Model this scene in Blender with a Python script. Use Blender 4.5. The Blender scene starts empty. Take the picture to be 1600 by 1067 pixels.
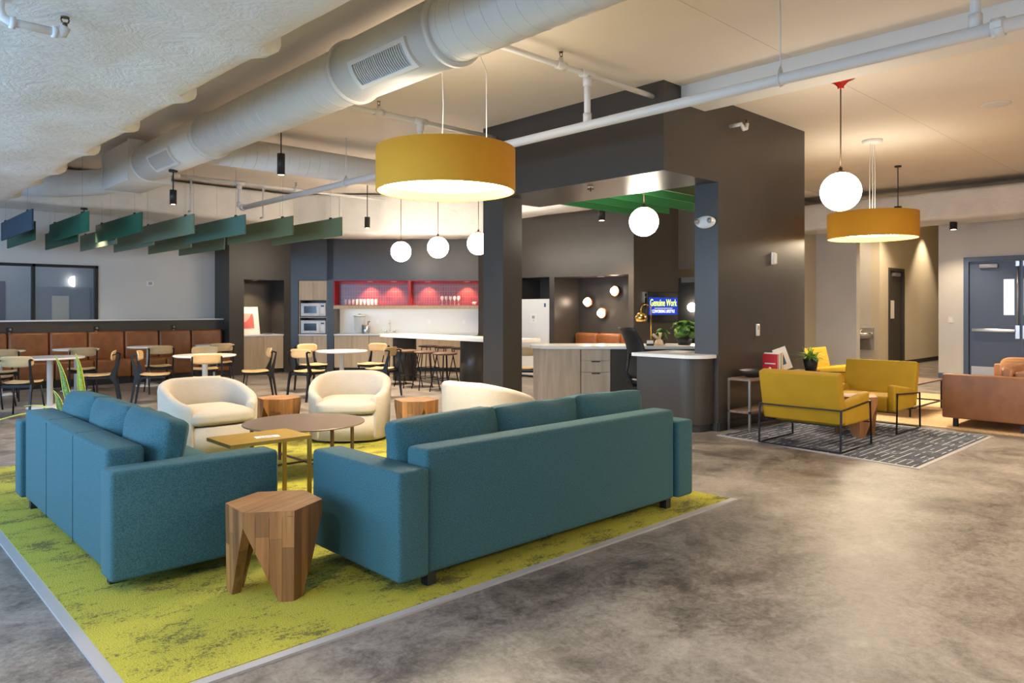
import bpy, bmesh, math, random
from mathutils import Vector, Matrix, noise
R = math.radians
rnd = random.Random(7)
SC = bpy.context.scene
COL = SC.collection

# ------------------------------------------------------------------ camera
cam_d = bpy.data.cameras.new('camera'); cam = bpy.data.objects.new('camera', cam_d); COL.objects.link(cam)
cam_d.sensor_width = 36; cam_d.lens = 25.72; cam_d.shift_y = -0.0322; cam_d.clip_end = 100
cam.location = (0, 0, 1.45); cam.rotation_euler = (R(90), 0, R(-43.37))
SC.camera = cam
# ------------------------------------------------------------------ world and view
w = bpy.data.worlds.new('world'); SC.world = w; w.use_nodes = True
w.node_tree.nodes['Background'].inputs[0].default_value = (0.62, 0.78, 1.0, 1)
w.node_tree.nodes['Background'].inputs[1].default_value = 0.6
SC.view_settings.view_transform = 'Standard'; SC.view_settings.look = 'None'
SC.view_settings.exposure = 1.18; SC.view_settings.gamma = 1; SC.view_settings.use_curve_mapping = False
# ------------------------------------------------------------------ daylight through the windows of the long glazed side
def area(name, loc, rot, sx, sy, power, color):
    l = bpy.data.lights.new(name, 'AREA'); l.shape = 'RECTANGLE'; l.size = sx; l.size_y = sy; l.energy = power; l.color = color
    o = bpy.data.objects.new(name, l); COL.objects.link(o); o.location = loc; o.rotation_euler = rot
    return o
DAY = (0.40, 0.67, 1.0)
WINS = [(-2.6, 0.6), (1.4, 4.6), (5.4, 8.6), (9.4, 12.6), (13.2, 16.0)]
for a_, b_ in WINS:
    area('window_daylight', (-2.95, (a_ + b_) / 2, 1.9), (0, R(-90), 0), 2.2, b_ - a_ - .1, 30 if a_ < 1 else 85 if a_ < 2 else 12 if a_ > 13 else 68 if a_ > 9 else 110, DAY)
WARM = (1.0, 0.78, 0.53)
G_STR, D_STR = 13.0, 24.0

# ------------------------------------------------------------------ materials
MATS = {}
def mat(name, col=(.8, .8, .8), rough=.5, metal=0, **k):
    if name in MATS: return MATS[name]
    m = bpy.data.materials.new(name); m.use_nodes = True
    b = m.node_tree.nodes['Principled BSDF']
    b.inputs['Base Color'].default_value = (*col, 1); b.inputs['Roughness'].default_value = rough; b.inputs['Metallic'].default_value = metal
    for kk, v in k.items():
        b.inputs[kk.replace('_', ' ')].default_value = v
    MATS[name] = m
    return m
def nd(m, t, **k):
    n = m.node_tree.nodes.new(t)
    for a_, v in k.items():
        if a_.startswith('i_'): n.inputs[a_[2:].replace('_', ' ')].default_value = v
        else: setattr(n, a_, v)
    return n
def ln(m, a_, b_): m.node_tree.links.new(a_, b_)
def coords(m, scale=(1, 1, 1), kind='Object', rot=(0, 0, 0)):
    t = nd(m, 'ShaderNodeTexCoord'); p = nd(m, 'ShaderNodeMapping'); p.inputs['Scale'].default_value = scale; p.inputs['Rotation'].default_value = rot
    ln(m, t.outputs[kind], p.inputs[0]); return p.outputs[0]
def ramp(m, src, stops):
    r = nd(m, 'ShaderNodeValToRGB'); e = r.color_ramp.elements
    while len(e) < len(stops): e.new(.5)
    for x, (p, c) in zip(e, stops): x.position = p; x.color = (*c, 1) if len(c) == 3 else c
    ln(m, src, r.inputs[0]); return r.outputs[0]
def bs(m): return m.node_tree.nodes['Principled BSDF']
def bump(m, src, strength=.3, dist=.01):
    b = nd(m, 'ShaderNodeBump'); b.inputs['Strength'].default_value = strength; b.inputs['Distance'].default_value = dist
    ln(m, src, b.inputs['Height']); ln(m, b.outputs[0], bs(m).inputs['Normal'])
def noise_mat(name, c0, c1, scale=5, rough=.6, detail=4, sc=(1, 1, 1), bstr=0, bdist=.005, p0=.35, p1=.65, metal=0, bscale=None, **k):
    if name in MATS: return MATS[name]
    m = mat(name, c0, rough, metal, **k); v = coords(m, sc)
    n = nd(m, 'ShaderNodeTexNoise', i_Scale=scale, i_Detail=detail); ln(m, v, n.inputs[0])
    ln(m, ramp(m, n.outputs[0], [(p0, c0), (p1, c1)]), bs(m).inputs['Base Color'])
    if bstr:
        s = n
        if bscale: s = nd(m, 'ShaderNodeTexNoise', i_Scale=bscale, i_Detail=3); ln(m, v, s.inputs[0])
        bump(m, s.outputs[0], bstr, bdist)
    return m
def wood_mat(name, c0, c1, rough=.45, axis='z', scale=7, rand=.0):
    if name in MATS: return MATS[name]
    s = {'z': (scale, scale, .45), 'x': (.45, scale, scale), 'y': (scale, .45, scale)}[axis]
    m = mat(name, c0, rough); v = coords(m, s)
    n = nd(m, 'ShaderNodeTexNoise', i_Scale=3.0, i_Detail=6, i_Roughness=.6, i_Distortion=.4); ln(m, v, n.inputs[0])
    c = ramp(m, n.outputs[0], [(.3, c0), (.7, c1)])
    if rand:
        oi = nd(m, 'ShaderNodeObjectInfo'); mr = nd(m, 'ShaderNodeMapRange', i_To_Min=1 - rand, i_To_Max=1 + rand); ln(m, oi.outputs['Random'], mr.inputs[0])
        hs = nd(m, 'ShaderNodeHueSaturation'); ln(m, mr.outputs[0], hs.inputs['Value']); ln(m, c, hs.inputs['Color']); c = hs.outputs[0]
    ln(m, c, bs(m).inputs['Base Color']); bump(m, n.outputs[0], .12, .002)
    return m
def emit_mat(name, col, strength):
    if name in MATS: return MATS[name]
    m = bpy.data.materials.new(name); m.use_nodes = True; nt = m.node_tree
    nt.nodes.remove(nt.nodes['Principled BSDF']); e = nt.nodes.new('ShaderNodeEmission')
    e.inputs[0].default_value = (*col, 1); e.inputs[1].default_value = strength
    nt.links.new(e.outputs[0], nt.nodes['Material Output'].inputs[0]); MATS[name] = m
    return m

# concrete
m = mat('concrete', (.3, .27, .24), .4)
v = coords(m)
n1 = nd(m, 'ShaderNodeTexNoise', i_Scale=.45, i_Detail=7, i_Roughness=.62, i_Distortion=.6); ln(m, v, n1.inputs[0])
n2 = nd(m, 'ShaderNodeTexNoise', i_Scale=1.7, i_Detail=14, i_Roughness=.78, i_Distortion=1.0); ln(m, v, n2.inputs[0])
n3 = nd(m, 'ShaderNodeTexNoise', i_Scale=9, i_Detail=12, i_Roughness=.82, i_Distortion=1.4); ln(m, v, n3.inputs[0])
mx = nd(m, 'ShaderNodeMath', operation='MULTIPLY_ADD'); ln(m, n1.outputs[0], mx.inputs[0]); mx.inputs[1].default_value = .30
my = nd(m, 'ShaderNodeMath', operation='MULTIPLY'); ln(m, n2.outputs[0], my.inputs[0]); my.inputs[1].default_value = .42; ln(m, my.outputs[0], mx.inputs[2])
mz = nd(m, 'ShaderNodeMath', operation='MULTIPLY_ADD'); ln(m, n3.outputs[0], mz.inputs[0]); mz.inputs[1].default_value = .28; ln(m, mx.outputs[0], mz.inputs[2])
n5 = nd(m, 'ShaderNodeTexNoise', i_Scale=34, i_Detail=10, i_Roughness=.85); ln(m, v, n5.inputs[0])
mq = nd(m, 'ShaderNodeMath', operation='MULTIPLY_ADD'); ln(m, n5.outputs[0], mq.inputs[0]); mq.inputs[1].default_value = .26; ln(m, mz.outputs[0], mq.inputs[2]); mw = nd(m, 'ShaderNodeMath', operation='SUBTRACT'); ln(m, mq.outputs[0], mw.inputs[0]); mw.inputs[1].default_value = .13; mz = mw
ln(m, ramp(m, mz.outputs[0], [(.41, (.058, .048, .043)), (.465, (.138, .119, .106)), (.51, (.212, .188, .170)), (.59, (.32, .289, .264))]), bs(m).inputs['Base Color'])
rr = nd(m, 'ShaderNodeMapRange', i_From_Min=.35, i_From_Max=.65, i_To_Min=.32, i_To_Max=.52); ln(m, n2.outputs[0], rr.inputs[0]); ln(m, rr.outputs[0], bs(m).inputs['Roughness'])
bump(m, n3.outputs[0], .05, .004)
# green carpet
m = mat('green_carpet', (.4, .42, .03), .95)
v = coords(m); vs = coords(m, (.75, 1.35, 1), rot=(0, 0, R(18)))
n1 = nd(m, 'ShaderNodeTexNoise', i_Scale=2.2, i_Detail=9, i_Roughness=.8); ln(m, vs, n1.inputs[0])
n2 = nd(m, 'ShaderNodeTexNoise', i_Scale=60, i_Detail=3, i_Roughness=.8); ln(m, v, n2.inputs[0])
ad = nd(m, 'ShaderNodeMath', operation='MULTIPLY_ADD'); ln(m, n2.outputs[0], ad.inputs[0]); ad.inputs[1].default_value = .42; ln(m, n1.outputs[0], ad.inputs[2])
c1 = ramp(m, ad.outputs[0], [(.0, (.45, .41, .035)), (.73, (.385, .355, .033)), (.79, (.14, .13, .022)), (1, (.09, .085, .02))])
n4 = nd(m, 'ShaderNodeTexNoise', i_Scale=140, i_Detail=2); ln(m, v, n4.inputs[0])
hs = nd(m, 'ShaderNodeHueSaturation'); mr = nd(m, 'ShaderNodeMapRange', i_From_Min=.3, i_From_Max=.7, i_To_Min=.72, i_To_Max=1.2); ln(m, n4.outputs[0], mr.inputs[0]); ln(m, mr.outputs[0], hs.inputs['Value']); ln(m, c1, hs.inputs['Color'])
ln(m, hs.outputs[0], bs(m).inputs['Base Color']); bump(m, n4.outputs[0], .6, .008)
# patterned grey rug
m = mat('grey_rug', (.1, .11, .13), .95)
v = coords(m, rot=(0, 0, R(90)))
vj = coords(m, (1, 1, 1))
br = nd(m, 'ShaderNodeTexBrick', offset=.37, offset_frequency=2, squash=1.6, squash_frequency=3); ln(m, vj, br.inputs[0])
br.inputs['Scale'].default_value = 3.0; br.inputs['Mortar Size'].default_value = .020; br.inputs['Mortar Smooth'].default_value = .05; br.inputs['Brick Width'].default_value = 1.7; br.inputs['Row Height'].default_value = .22
n1 = nd(m, 'ShaderNodeTexNoise', i_Scale=3.5, i_Detail=3); ln(m, vj, n1.inputs[0])
n2 = nd(m, 'ShaderNodeTexNoise', i_Scale=7, i_Detail=4); ln(m, coords(m, (.8, 2.2, 1)), n2.inputs[0])
gt = nd(m, 'ShaderNodeMath', operation='GREATER_THAN'); ln(m, n2.outputs[0], gt.inputs[0]); gt.inputs[1].default_value = .47
mu = nd(m, 'ShaderNodeMath', operation='MULTIPLY'); ln(m, br.outputs['Fac'], mu.inputs[0]); ln(m, gt.outputs[0], mu.inputs[1])
base = ramp(m, n1.outputs[0], [(.35, (.028, .035, .055)), (.65, (.085, .10, .135))])
mi = nd(m, 'ShaderNodeMixRGB'); ln(m, mu.outputs[0], mi.inputs[0]); ln(m, base, mi.inputs[1]); mi.inputs[2].default_value = (.42, .43, .44, 1)
ln(m, mi.outputs[0], bs(m).inputs['Base Color']); bump(m, n2.outputs[0], .3, .004)
noise_mat('beige_carpet', (.44, .29, .15), (.56, .39, .21), 40, .95, bstr=.4, bdist=.004)
noise_mat('teal', (.014, .074, .094), (.046, .134, .156), 170, .85, 4, bstr=.4, bdist=.002, Sheen_Weight=.03)
noise_mat('cream', (.46, .40, .33), (.55, .485, .41), 180, .9, 2, bstr=.3, bdist=.002)
noise_mat('mustard', (.38, .215, .001), (.41, .235, .002), 5, .8, 3, bstr=.1, bdist=.002, bscale=300)
noise_mat('tan_leather', (.19, .062, .016), (.25, .086, .024), 8, .42, 5, bstr=.15, bdist=.002, bscale=90)
noise_mat('sofa_leather', (.21, .085, .033), (.26, .108, .042), 6, .5, 5, bstr=.12, bdist=.002, bscale=120)
noise_mat('brown_pillow', (.30, .14, .06), (.46, .25, .12), 1.4, .9, 2, (1, 1, 16))
noise_mat('dark_paint', (.050, .0425, .0365), (.055, .047, .0405), 2, .36, 2, bstr=.03, bdist=.002, bscale=200)
noise_mat('ceiling_paint', (.70, .64, .57), (.74, .68, .61), .8, .85, 3)
noise_mat('white_wall', (.62, .60, .57), (.66, .64, .61), 1, .75, 2)
noise_mat('beige_wall', (.66, .59, .46), (.69, .62, .49), 1, .75, 2)
noise_mat('office_wall', (.26, .30, .35), (.30, .34, .39), 1, .8, 2)
mat('white_paint', (.70, .70, .69), .45); mat('pipe_paint', (.68, .68, .67), .4)
mat('duct_paint', (.68, .68, .66), .38)
mat('quartz', (.80, .79, .77), .22)
m = noise_mat('wrap', (.74, .725, .69), (.80, .785, .75), 3, .45, 5)
v = coords(m, (1, 1, 1)); mu = nd(m, 'ShaderNodeTexNoise', i_Scale=4.0, i_Detail=8, i_Roughness=.7, i_Distortion=1.6); ln(m, v, mu.inputs[0])
vo = nd(m, 'ShaderNodeTexVoronoi', i_Scale=22, feature='DISTANCE_TO_EDGE'); ln(m, v, vo.inputs[0])
sm = nd(m, 'ShaderNodeMath', operation='MULTIPLY_ADD'); ln(m, vo.outputs[0], sm.inputs[0]); sm.inputs[1].default_value = .16; ln(m, mu.outputs[0], sm.inputs[2])
bump(m, sm.outputs[0], .62, .03)
wood_mat('oak', (.50, .36, .22), (.62, .47, .31), .5, 'z', 6, .05)
wood_mat('oak_grey', (.36, .29, .22), (.50, .41, .32), .5, 'z', 5, .05)
wood_mat('teak', (.17, .066, .018), (.36, .17, .055), .45, 'z', 9, .42)
wood_mat('teak_top', (.24, .105, .035), (.40, .20, .075), .5, 'x', 9, .1)
wood_mat('ply', (.50, .33, .15), (.60, .42, .21), .45, 'x', 6, .06)
wood_mat('walnut', (.07, .035, .018), (.14, .075, .04), .45, 'x', 9)
wood_mat('console_wood', (.17, .11, .075), (.30, .20, .14), .5, 'x', 7)
mat('black_metal', (.018, .018, .02), .4, .6); mat('black', (.012, .012, .013), .5); mat('dark_trim', (.03, .029, .029), .5)
mat('steel', (.62, .62, .62), .28, 1); mat('chrome', (.8, .8, .8), .1, 1); mat('grey_steel', (.30, .28, .26), .35, .9)
mat('gold', (.55, .34, .075), .42, .35); mat('brass', (.72, .45, .12), .22, 1); mat('bronze', (.14, .085, .05), .4, .7)
mat('copper', (.62, .27, .13), .35, .8)
mat('bronze_top', (.17, .12, .095), .3, .3)
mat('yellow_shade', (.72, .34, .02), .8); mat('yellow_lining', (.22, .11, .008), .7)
mat('red_gloss', (.42, .008, .006), .15); mat('red_paint', (.40, .012, .012), .4)
mat('door_blue', (.085, .115, .185), .38); mat('door_dark', (.055, .052, .05), .45); mat('grey_metal', (.34, .34, .35), .4, .5)
mat('plastic_white', (.78, .78, .76), .4); mat('microwave_white', (.72, .73, .75), .3); mat('screen_black', (.01, .01, .012), .12)
mat('paper', (.85, .83, .80), .8); mat('pink_print', (.72, .16, .15), .8); mat('pale_pink', (.82, .45, .40), .8)
mat('edge_strip', (.36, .35, .36), .5); mat('gap_dark', (.02, .018, .016), .8)
mat('book_red', (.55, .015, .02), .5); mat('book_yellow', (.75, .50, .02), .5); mat('book_grey', (.35, .36, .38), .5); mat('blue_print', (.05, .10, .22), .6)
mat('pot_black', (.02, .018, .018), .6); mat('pot_white', (.66, .64, .70), .4)
noise_mat('leaf', (.05, .17, .015), (.16, .34, .03), 14, .45); noise_mat('leaf_light', (.16, .33, .02), (.42, .58, .06), 20, .5)
noise_mat('leaf_dark', (.03, .10, .012), (.09, .22, .03), 12, .4)
noise_mat('snake_green', (.05, .11, .03), (.22, .34, .06), 6, .45, 4, (6, 6, 30)); mat('snake_edge', (.62, .60, .10), .5)
noise_mat('snake_yellow', (.14, .27, .02), (.50, .52, .05), 6, .45, 4, (6, 6, 34))
m = mat('glass', (.9, .92, .93), .05, 0); bs(m).inputs['Alpha'].default_value = .26; bs(m).inputs['IOR'].default_value = 1.45
m = mat('pane', (.22, .27, .32), .03); bs(m).inputs['Alpha'].default_value = .16
m = mat('frosted_glow', (.75, .82, .86), .3); bs(m).inputs['Emission Color'].default_value = (.75, .88, 1, 1); bs(m).inputs['Emission Strength'].default_value = .22  # faint emission put into the door glass so it looks backlit
# red tile
m = mat('red_tile', (.10, .02, .018), .25); v = coords(m, (1, 1, 1), rot=(R(90), 0, 0))
br = nd(m, 'ShaderNodeTexBrick', offset=0.0); ln(m, v, br.inputs[0]); br.inputs['Scale'].default_value = 1; br.inputs['Brick Width'].default_value = .06; br.inputs['Row Height'].default_value = .12; br.inputs['Mortar Size'].default_value = .004
br.inputs['Color1'].default_value = (.125, .012, .010, 1); br.inputs['Color2'].default_value = (.16, .018, .014, 1); br.inputs['Mortar'].default_value = (.21, .05, .04, 1); ln(m, br.outputs[0], bs(m).inputs['Base Color'])
for nm, c in (('blue', (.010, .042, .085)), ('green', (.008, .125, .072)), ('deep', (.008, .095, .052)), ('sage', (.17, .235, .165)), ('tealsage', (.085, .185, .155)), ('moss', (.13, .17, .09)), ('bright', (.035, .26, .09))):
    noise_mat('felt_' + nm, tuple(x * .92 for x in c), c, 60, .55, 2)
emit_mat('globe_light', (1, .86, .68), G_STR); emit_mat('diffuser', (1, .84, .60), D_STR); emit_mat('top_diffuser', (1, .84, .62), 2.6); emit_mat('spot_light', (1, .80, .55), 14); emit_mat('down_light', (1, .9, .75), 12); emit_mat('led', (1, .83, .6), 9); emit_mat('office_lamp', (1, .95, .9), 3)
emit_mat('sconce', (1, .80, .62), 14); emit_mat('tv_blue', (.012, .03, .22), 1.0); emit_mat('tv_yellow', (.62, .80, .12), 1.0); emit_mat('tv_white', (.75, .80, .95), 1.0); emit_mat('tv_gold', (.62, .56, .30), .9)

# ------------------------------------------------------------------ geometry helpers
class G:
    """collects shapes into one mesh"""
    def __init__(s): s.v = []; s.f = []; s.sm = []
    def add(s, vs, fs, smooth=False):
        o = len(s.v); s.v += [tuple(x) for x in vs]; s.f += [tuple(i + o for i in f) for f in fs]; s.sm += [smooth] * len(fs); return s
    def box(s, x0, x1, y0, y1, z0, z1, bev=0, seg=2):
        if bev <= 0:
            return s.add([(x0, y0, z0), (x1, y0, z0), (x1, y1, z0), (x0, y1, z0), (x0, y0, z1), (x1, y0, z1), (x1, y1, z1), (x0, y1, z1)],
                         [(0, 3, 2, 1), (4, 5, 6, 7), (0, 1, 5, 4), (1, 2, 6, 5), (2, 3, 7, 6), (3, 0, 4, 7)])
        bm = bmesh.new(); bmesh.ops.create_cube(bm, size=1)
        for q in bm.verts: q.co = Vector(((x0 + x1) / 2 + q.co.x * (x1 - x0), (y0 + y1) / 2 + q.co.y * (y1 - y0), (z0 + z1) / 2 + q.co.z * (z1 - z0)))
        bmesh.ops.bevel(bm, geom=bm.edges[:], offset=bev, segments=seg, profile=.5, affect='EDGES')
        return s.bm(bm, True)
    def bm(s, bm, smooth=False):
        bm.verts.index_update(); s.add([q.co for q in bm.verts], [[q.index for q in f.verts] for f in bm.faces], smooth); bm.free(); return s
    def prism(s, poly, z0, z1, smooth=False):
        n = len(poly); s.add([(x, y, z0) for x, y in poly] + [(x, y, z1) for x, y in poly], [tuple(range(n))[::-1], tuple(range(n, 2 * n))] + [(i, (i + 1) % n, n + (i + 1) % n, n + i) for i in range(n)], False)
        if smooth:
            for i in range(n): s.sm[-1 - i] = True
        return s
    def tube(s, pts, r, n=8, closed=False, cap=True):
        pts = [Vector(p) for p in pts]; N = len(pts); rs = r if isinstance(r, (list, tuple)) else [r] * N
        o = len(s.v); up = None
        for i, p in enumerate(pts):
            a_ = pts[i - 1] if (i or closed) else p; b_ = pts[(i + 1) % N] if (i < N - 1 or closed) else p
            d1 = (p - a_).normalized() if (p - a_).length > 1e-9 else Vector((0, 0, 0)); d2 = (b_ - p).normalized() if (b_ - p).length > 1e-9 else Vector((0, 0, 0))
            t = (d1 + d2).normalized() if (d1 + d2).length > 1e-6 else d2
            if up is None: up = Vector((0, 0, 1)) if abs(t.z) < .9 else Vector((1, 0, 0))
            sd = t.cross(up).normalized(); up = sd.cross(t).normalized()
            k = 1 / max(.5, math.sqrt(max(.05, (1 + d1.dot(d2)) / 2))) if d1.length and d2.length else 1
            for j in range(n):
                an = 2 * math.pi * (j + .5) / n; s.v.append(tuple(p + (sd * math.cos(an) + up * math.sin(an)) * rs[i] * (k if n <= 4 else 1)))
        M = N if closed else N - 1
        for i in range(M):
            for j in range(n):
                a_, b_ = o + i * n + j, o + i * n + (j + 1) % n; c, d = o + ((i + 1) % N) * n + (j + 1) % n, o + ((i + 1) % N) * n + j
                s.f.append((a_, b_, c, d)); s.sm.append(n > 4)
        if cap and not closed:
            s.f.append(tuple(o + j for j in range(n))[::-1]); s.f.append(tuple(o + (N - 1) * n + j for j in range(n))); s.sm += [False, False]
        return s
    def lathe(s, prof, n=24, c=(0, 0, 0), smooth=True):
        o = len(s.v); K = len(prof)
        for r, z in prof:
            for j in range(n):
                an = 2 * math.pi * j / n; s.v.append((c[0] + r * math.cos(an), c[1] + r * math.sin(an), c[2] + z))
        for i in range(K - 1):
            for j in range(n): s.f.append((o + i * n + j, o + i * n + (j + 1) % n, o + (i + 1) * n + (j + 1) % n, o + (i + 1) * n + j)); s.sm.append(smooth)
        if prof[0][0] > 1e-4: s.f.append(tuple(o + j for j in range(n))[::-1]); s.sm.append(False)
        if prof[-1][0] > 1e-4: s.f.append(tuple(o + (K - 1) * n + j for j in range(n))); s.sm.append(False)
        return s
    def sphere(s, c, r, n=24, k=14, sz=(1, 1, 1)):
        pr = [(max(1e-5, math.sin(math.pi * i / k)), -math.cos(math.pi * i / k)) for i in range(k + 1)]; o = len(s.v)
        s.lathe(pr, n)
        for i in range(o, len(s.v)): x, y, z = s.v[i]; s.v[i] = (c[0] + x * r * sz[0], c[1] + y * r * sz[1], c[2] + z * r * sz[2])
        return s
    def pillow(s, c, size, k=5, puff=.25, N=9, axis=2, rough=.0, seed=0, pw=3):
        """soft cushion: rounded box whose thickness (along axis) swells in the middle"""
        bm = bmesh.new(); bmesh.ops.create_cube(bm, size=2); bmesh.ops.subdivide_edges(bm, edges=bm.edges[:], cuts=N, use_grid_fill=True)
        oth = [i for i in range(3) if i != axis]
        for q in bm.verts:
            p = q.co; L = (abs(p.x) ** k + abs(p.y) ** k + abs(p.z) ** k) ** (1 / k); p = p / L
            e = max(abs(p[oth[0]]), abs(p[oth[1]])); sc = 1 - puff * e ** pw
            p[axis] *= sc
            if rough:
                nn = noise.noise(Vector((p.x * 2.1 + seed, p.y * 2.1, p.z * 2.1))) * rough; p = p * (1 + nn)
            q.co = Vector((c[0] + p.x * size[0] / 2, c[1] + p.y * size[1] / 2, c[2] + p.z * size[2] / 2))
        return s.bm(bm, True)
    def xf(s, M, start=0):
        for i in range(start, len(s.v)): s.v[i] = tuple(M @ Vector(s.v[i]))
        return s
    def mesh(s, name, material):
        me = bpy.data.meshes.new(name); me.from_pydata(s.v, [], s.f); me.polygons.foreach_set('use_smooth', s.sm); me.validate()
        mm = material if not isinstance(material, str) else MATS[material]; me.materials.append(mm); me.update()
        bm = bmesh.new(); bm.from_mesh(me); bmesh.ops.recalc_face_normals(bm, faces=bm.faces[:]); bm.to_mesh(me); bm.free()
        return me
def tag(o, label, cat, group=None, kind=None):
    if label: o['label'] = label
    if cat: o['category'] = cat
    if group: o['group'] = group
    if kind: o['kind'] = kind
    return o
def obj(name, g, material, parent=None, loc=(0, 0, 0), rz=0, label=None):
    me = g.mesh(name, material) if isinstance(g, G) else g
    o = bpy.data.objects.new(name, me); COL.objects.link(o); o.location = loc; o.rotation_euler = (0, 0, rz)
    if parent: o.parent = parent
    if label: o['label'] = label
    return o
def thing(name, label, cat, loc=(0, 0, 0), rz=0, group=None):
    o = bpy.data.objects.new(name, None); COL.objects.link(o); o.empty_display_size = .1; o.location = loc; o.rotation_euler = (0, 0, rz)
    return tag(o, label, cat, group)
def one(name, g, material, label, cat, loc=(0, 0, 0), rz=0, group=None): return tag(obj(name, g, material, None, loc, rz), label, cat, group)
def struct(name, g, material, label=None, cat='wall', loc=(0, 0, 0), rz=0): return tag(obj(name, g, material, None, loc, rz), label, cat, None, 'structure')
def dup(root, loc, rz, label, group=None):
    r = root.copy(); COL.objects.link(r); r.location = loc; r.rotation_euler = (0, 0, rz); r['label'] = label
    if group: r['group'] = group
    for ch in root.children:
        c = ch.copy(); COL.objects.link(c); c.parent = r
        for gch in ch.children:
            d = gch.copy(); COL.objects.link(d); d.parent = c
    return r
def arc(cx, cy, r, a0, a1, n): return [(cx + r * math.cos(R(a0 + (a1 - a0) * i / n)), cy + r * math.sin(R(a0 + (a1 - a0) * i / n))) for i in range(n + 1)]
def B(*a, **k): return G().box(*a, **k)
def point(name, parent, loc, power, color=WARM, radius=.15):
    l = bpy.data.lights.new(name, 'POINT'); l.energy = power; l.color = color; l.shadow_soft_size = radius
    o = bpy.data.objects.new(name, l); COL.objects.link(o); o.location = loc
    if parent: o.parent = parent
    return o
def spot(name, parent, loc, power, ang=120, color=WARM, blend=.6, rot=(0, 0, 0)):
    l = bpy.data.lights.new(name, 'SPOT'); l.energy = power; l.color = color; l.spot_size = R(ang); l.spot_blend = blend; l.shadow_soft_size = .05
    o = bpy.data.objects.new(name, l); COL.objects.link(o); o.location = loc; o.rotation_euler = rot
    if parent: o.parent = parent
    return o
KR = R(-43.37)                       # the kitchen front and reception counter stand at this angle to the room
def KW(a_, d_, z=0): return (d_ * .6868 + a_ * .7268, d_ * .7268 - a_ * .6868, z)
CZ = 3.91
# ================================================================== setting
struct('floor', B(-3.2, 25, -4, 22, -.1, 0), 'concrete', 'polished mottled grey brown concrete floor', 'floor')
cl = struct('ceiling', B(-3.2, 25, -4, 22, CZ + .03, CZ + .2), 'gap_dark', 'flat cream painted ceiling with fine panel joints', 'ceiling')
for y0, y1 in ((-4, -1.064), (-1.06, 3.328), (3.332, 7.996), (8.0, 22)):
    obj('ceiling_panel', B(-3.2, 25, y0, y1, CZ, CZ + .05), 'ceiling_paint', cl)
struct('trim_1', B(6.92, 7.4, 0.75, 4.6, 3.72, CZ + .01), 'white_paint', 'white boxed ceiling beam meeting the dark portal wall', 'beam')
struct('trim_2', B(7.4, 12.5, 0.75, 1.05, 3.72, CZ + .01), 'ceiling_paint', 'cream ceiling beam running off to the right edge', 'beam')
# window side (left of the camera), wall behind the camera
g = G(); ys = [-4]
for a_, b_ in WINS: ys += [a_, b_]
ys.append(16.5)
for i in range(0, len(ys), 2): g.box(-3.2, -3.0, ys[i], ys[i + 1], 0, CZ)
for a_, b_ in WINS: g.box(-3.2, -3.0, a_, b_, 0, .75); g.box(-3.2, -3.0, a_, b_, 3.05, CZ)
struct('wall_glazed', g, 'white_wall', 'white wall with tall windows outside the view', 'wall')
for i, (a_, b_) in enumerate(WINS):
    wn = tag(thing('window_%d' % (i + 2), 'tall daylight window in the glazed side wall, %s from the camera' % ('nearest', 'second', 'third', 'fourth', 'fifth')[i], 'window', (-3.1, a_, .75)), None, None, None, 'structure')
    g = G(); W_ = b_ - a_
    for x in (0, W_ / 2 - .03, W_ - .06): g.box(-.04, .04, x, x + .06, 0, 2.3)
    for z in (0, 2.24): g.box(-.04, .04, 0, W_, z, z + .06)
    obj('window_frame', g, 'black_metal', wn); obj('glass_pane', B(-.01, .0, .03, W_ - .03, .03, 2.27), 'pane', wn)
struct('wall_behind', B(-3.2, 17.2, -4, -3.8, 0, CZ), 'white_wall', 'white wall behind the camera', 'wall')
# white wall with office window (far left)
YW = 16.5
wx1 = 4.07; wx0 = -.5
g = G(); g.box(-3.2, wx0, YW, YW + .15, 0, CZ); g.box(wx1, 6.6, YW, YW + .15, 0, CZ); g.box(wx0, wx1, YW, YW + .15, 0, 1.15); g.box(wx0, wx1, YW, YW + .15, 2.31, CZ)
struct('wall_left', g, 'white_wall', 'white wall with a black framed office window', 'wall')
wn = tag(thing('window_1', 'black framed interior office window in the white wall', 'window', (wx0, YW, 1.15)), None, None, None, 'structure')
g = G(); L_ = wx1 - wx0
for x in (0, 1.7, 3.44, L_ - .05): g.box(x, x + .05, -.03, .12, 0, 1.16)
g.box(0, L_, -.03, .12, 1.11, 1.16); g.box(0, L_, -.03, .12, 0, .05)
obj('window_frame', g, 'black', wn)
for x0, x1 in ((.05, 1.7), (1.75, 3.44), (3.49, L_ - .05)): obj('glass_pane', B(x0, x1, .04, .052, .05, 1.11), 'pane', wn)
struct('wall_office', B(-3, 8, 19.4, 19.5, 0, CZ), 'office_wall', 'grey blue back wall of the office behind the window', 'wall')
point('office_light', None, (2.6, 18, 3.2), 26, (.85, .93, 1), .3)
t = thing('office_door', 'dark violet office door seen through the left window pane', 'door', (2.1, 19.35, 0))
mat('violet', (.075, .07, .12), .5); mat('violet_dark', (.05, .046, .085), .5); mat('cream_panel', (.60, .56, .47), .6)
obj('door_frame', G().box(-.5, .85, 0, .04, 0, 2.05), 'violet', t); obj('leaf', B(-.35, .68, -.03, 0, 0, 1.75), 'violet_dark', t); obj('glass_pane', B(.0, .3, -.045, -.03, .6, 1.55), 'bronze_top', t)
t = thing('office_door', 'grey office door with tall cream panel seen through the right pane', 'door', (3.75, 19.35, 0))
mat('door_grey', (.22, .25, .29), .5)
obj('leaf', B(-.28, .85, -.02, .04, 0, 1.95), 'door_grey', t); obj('cream_panel', B(.08, .42, -.035, -.02, .5, 1.74), 'cream_panel', t)
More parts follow.
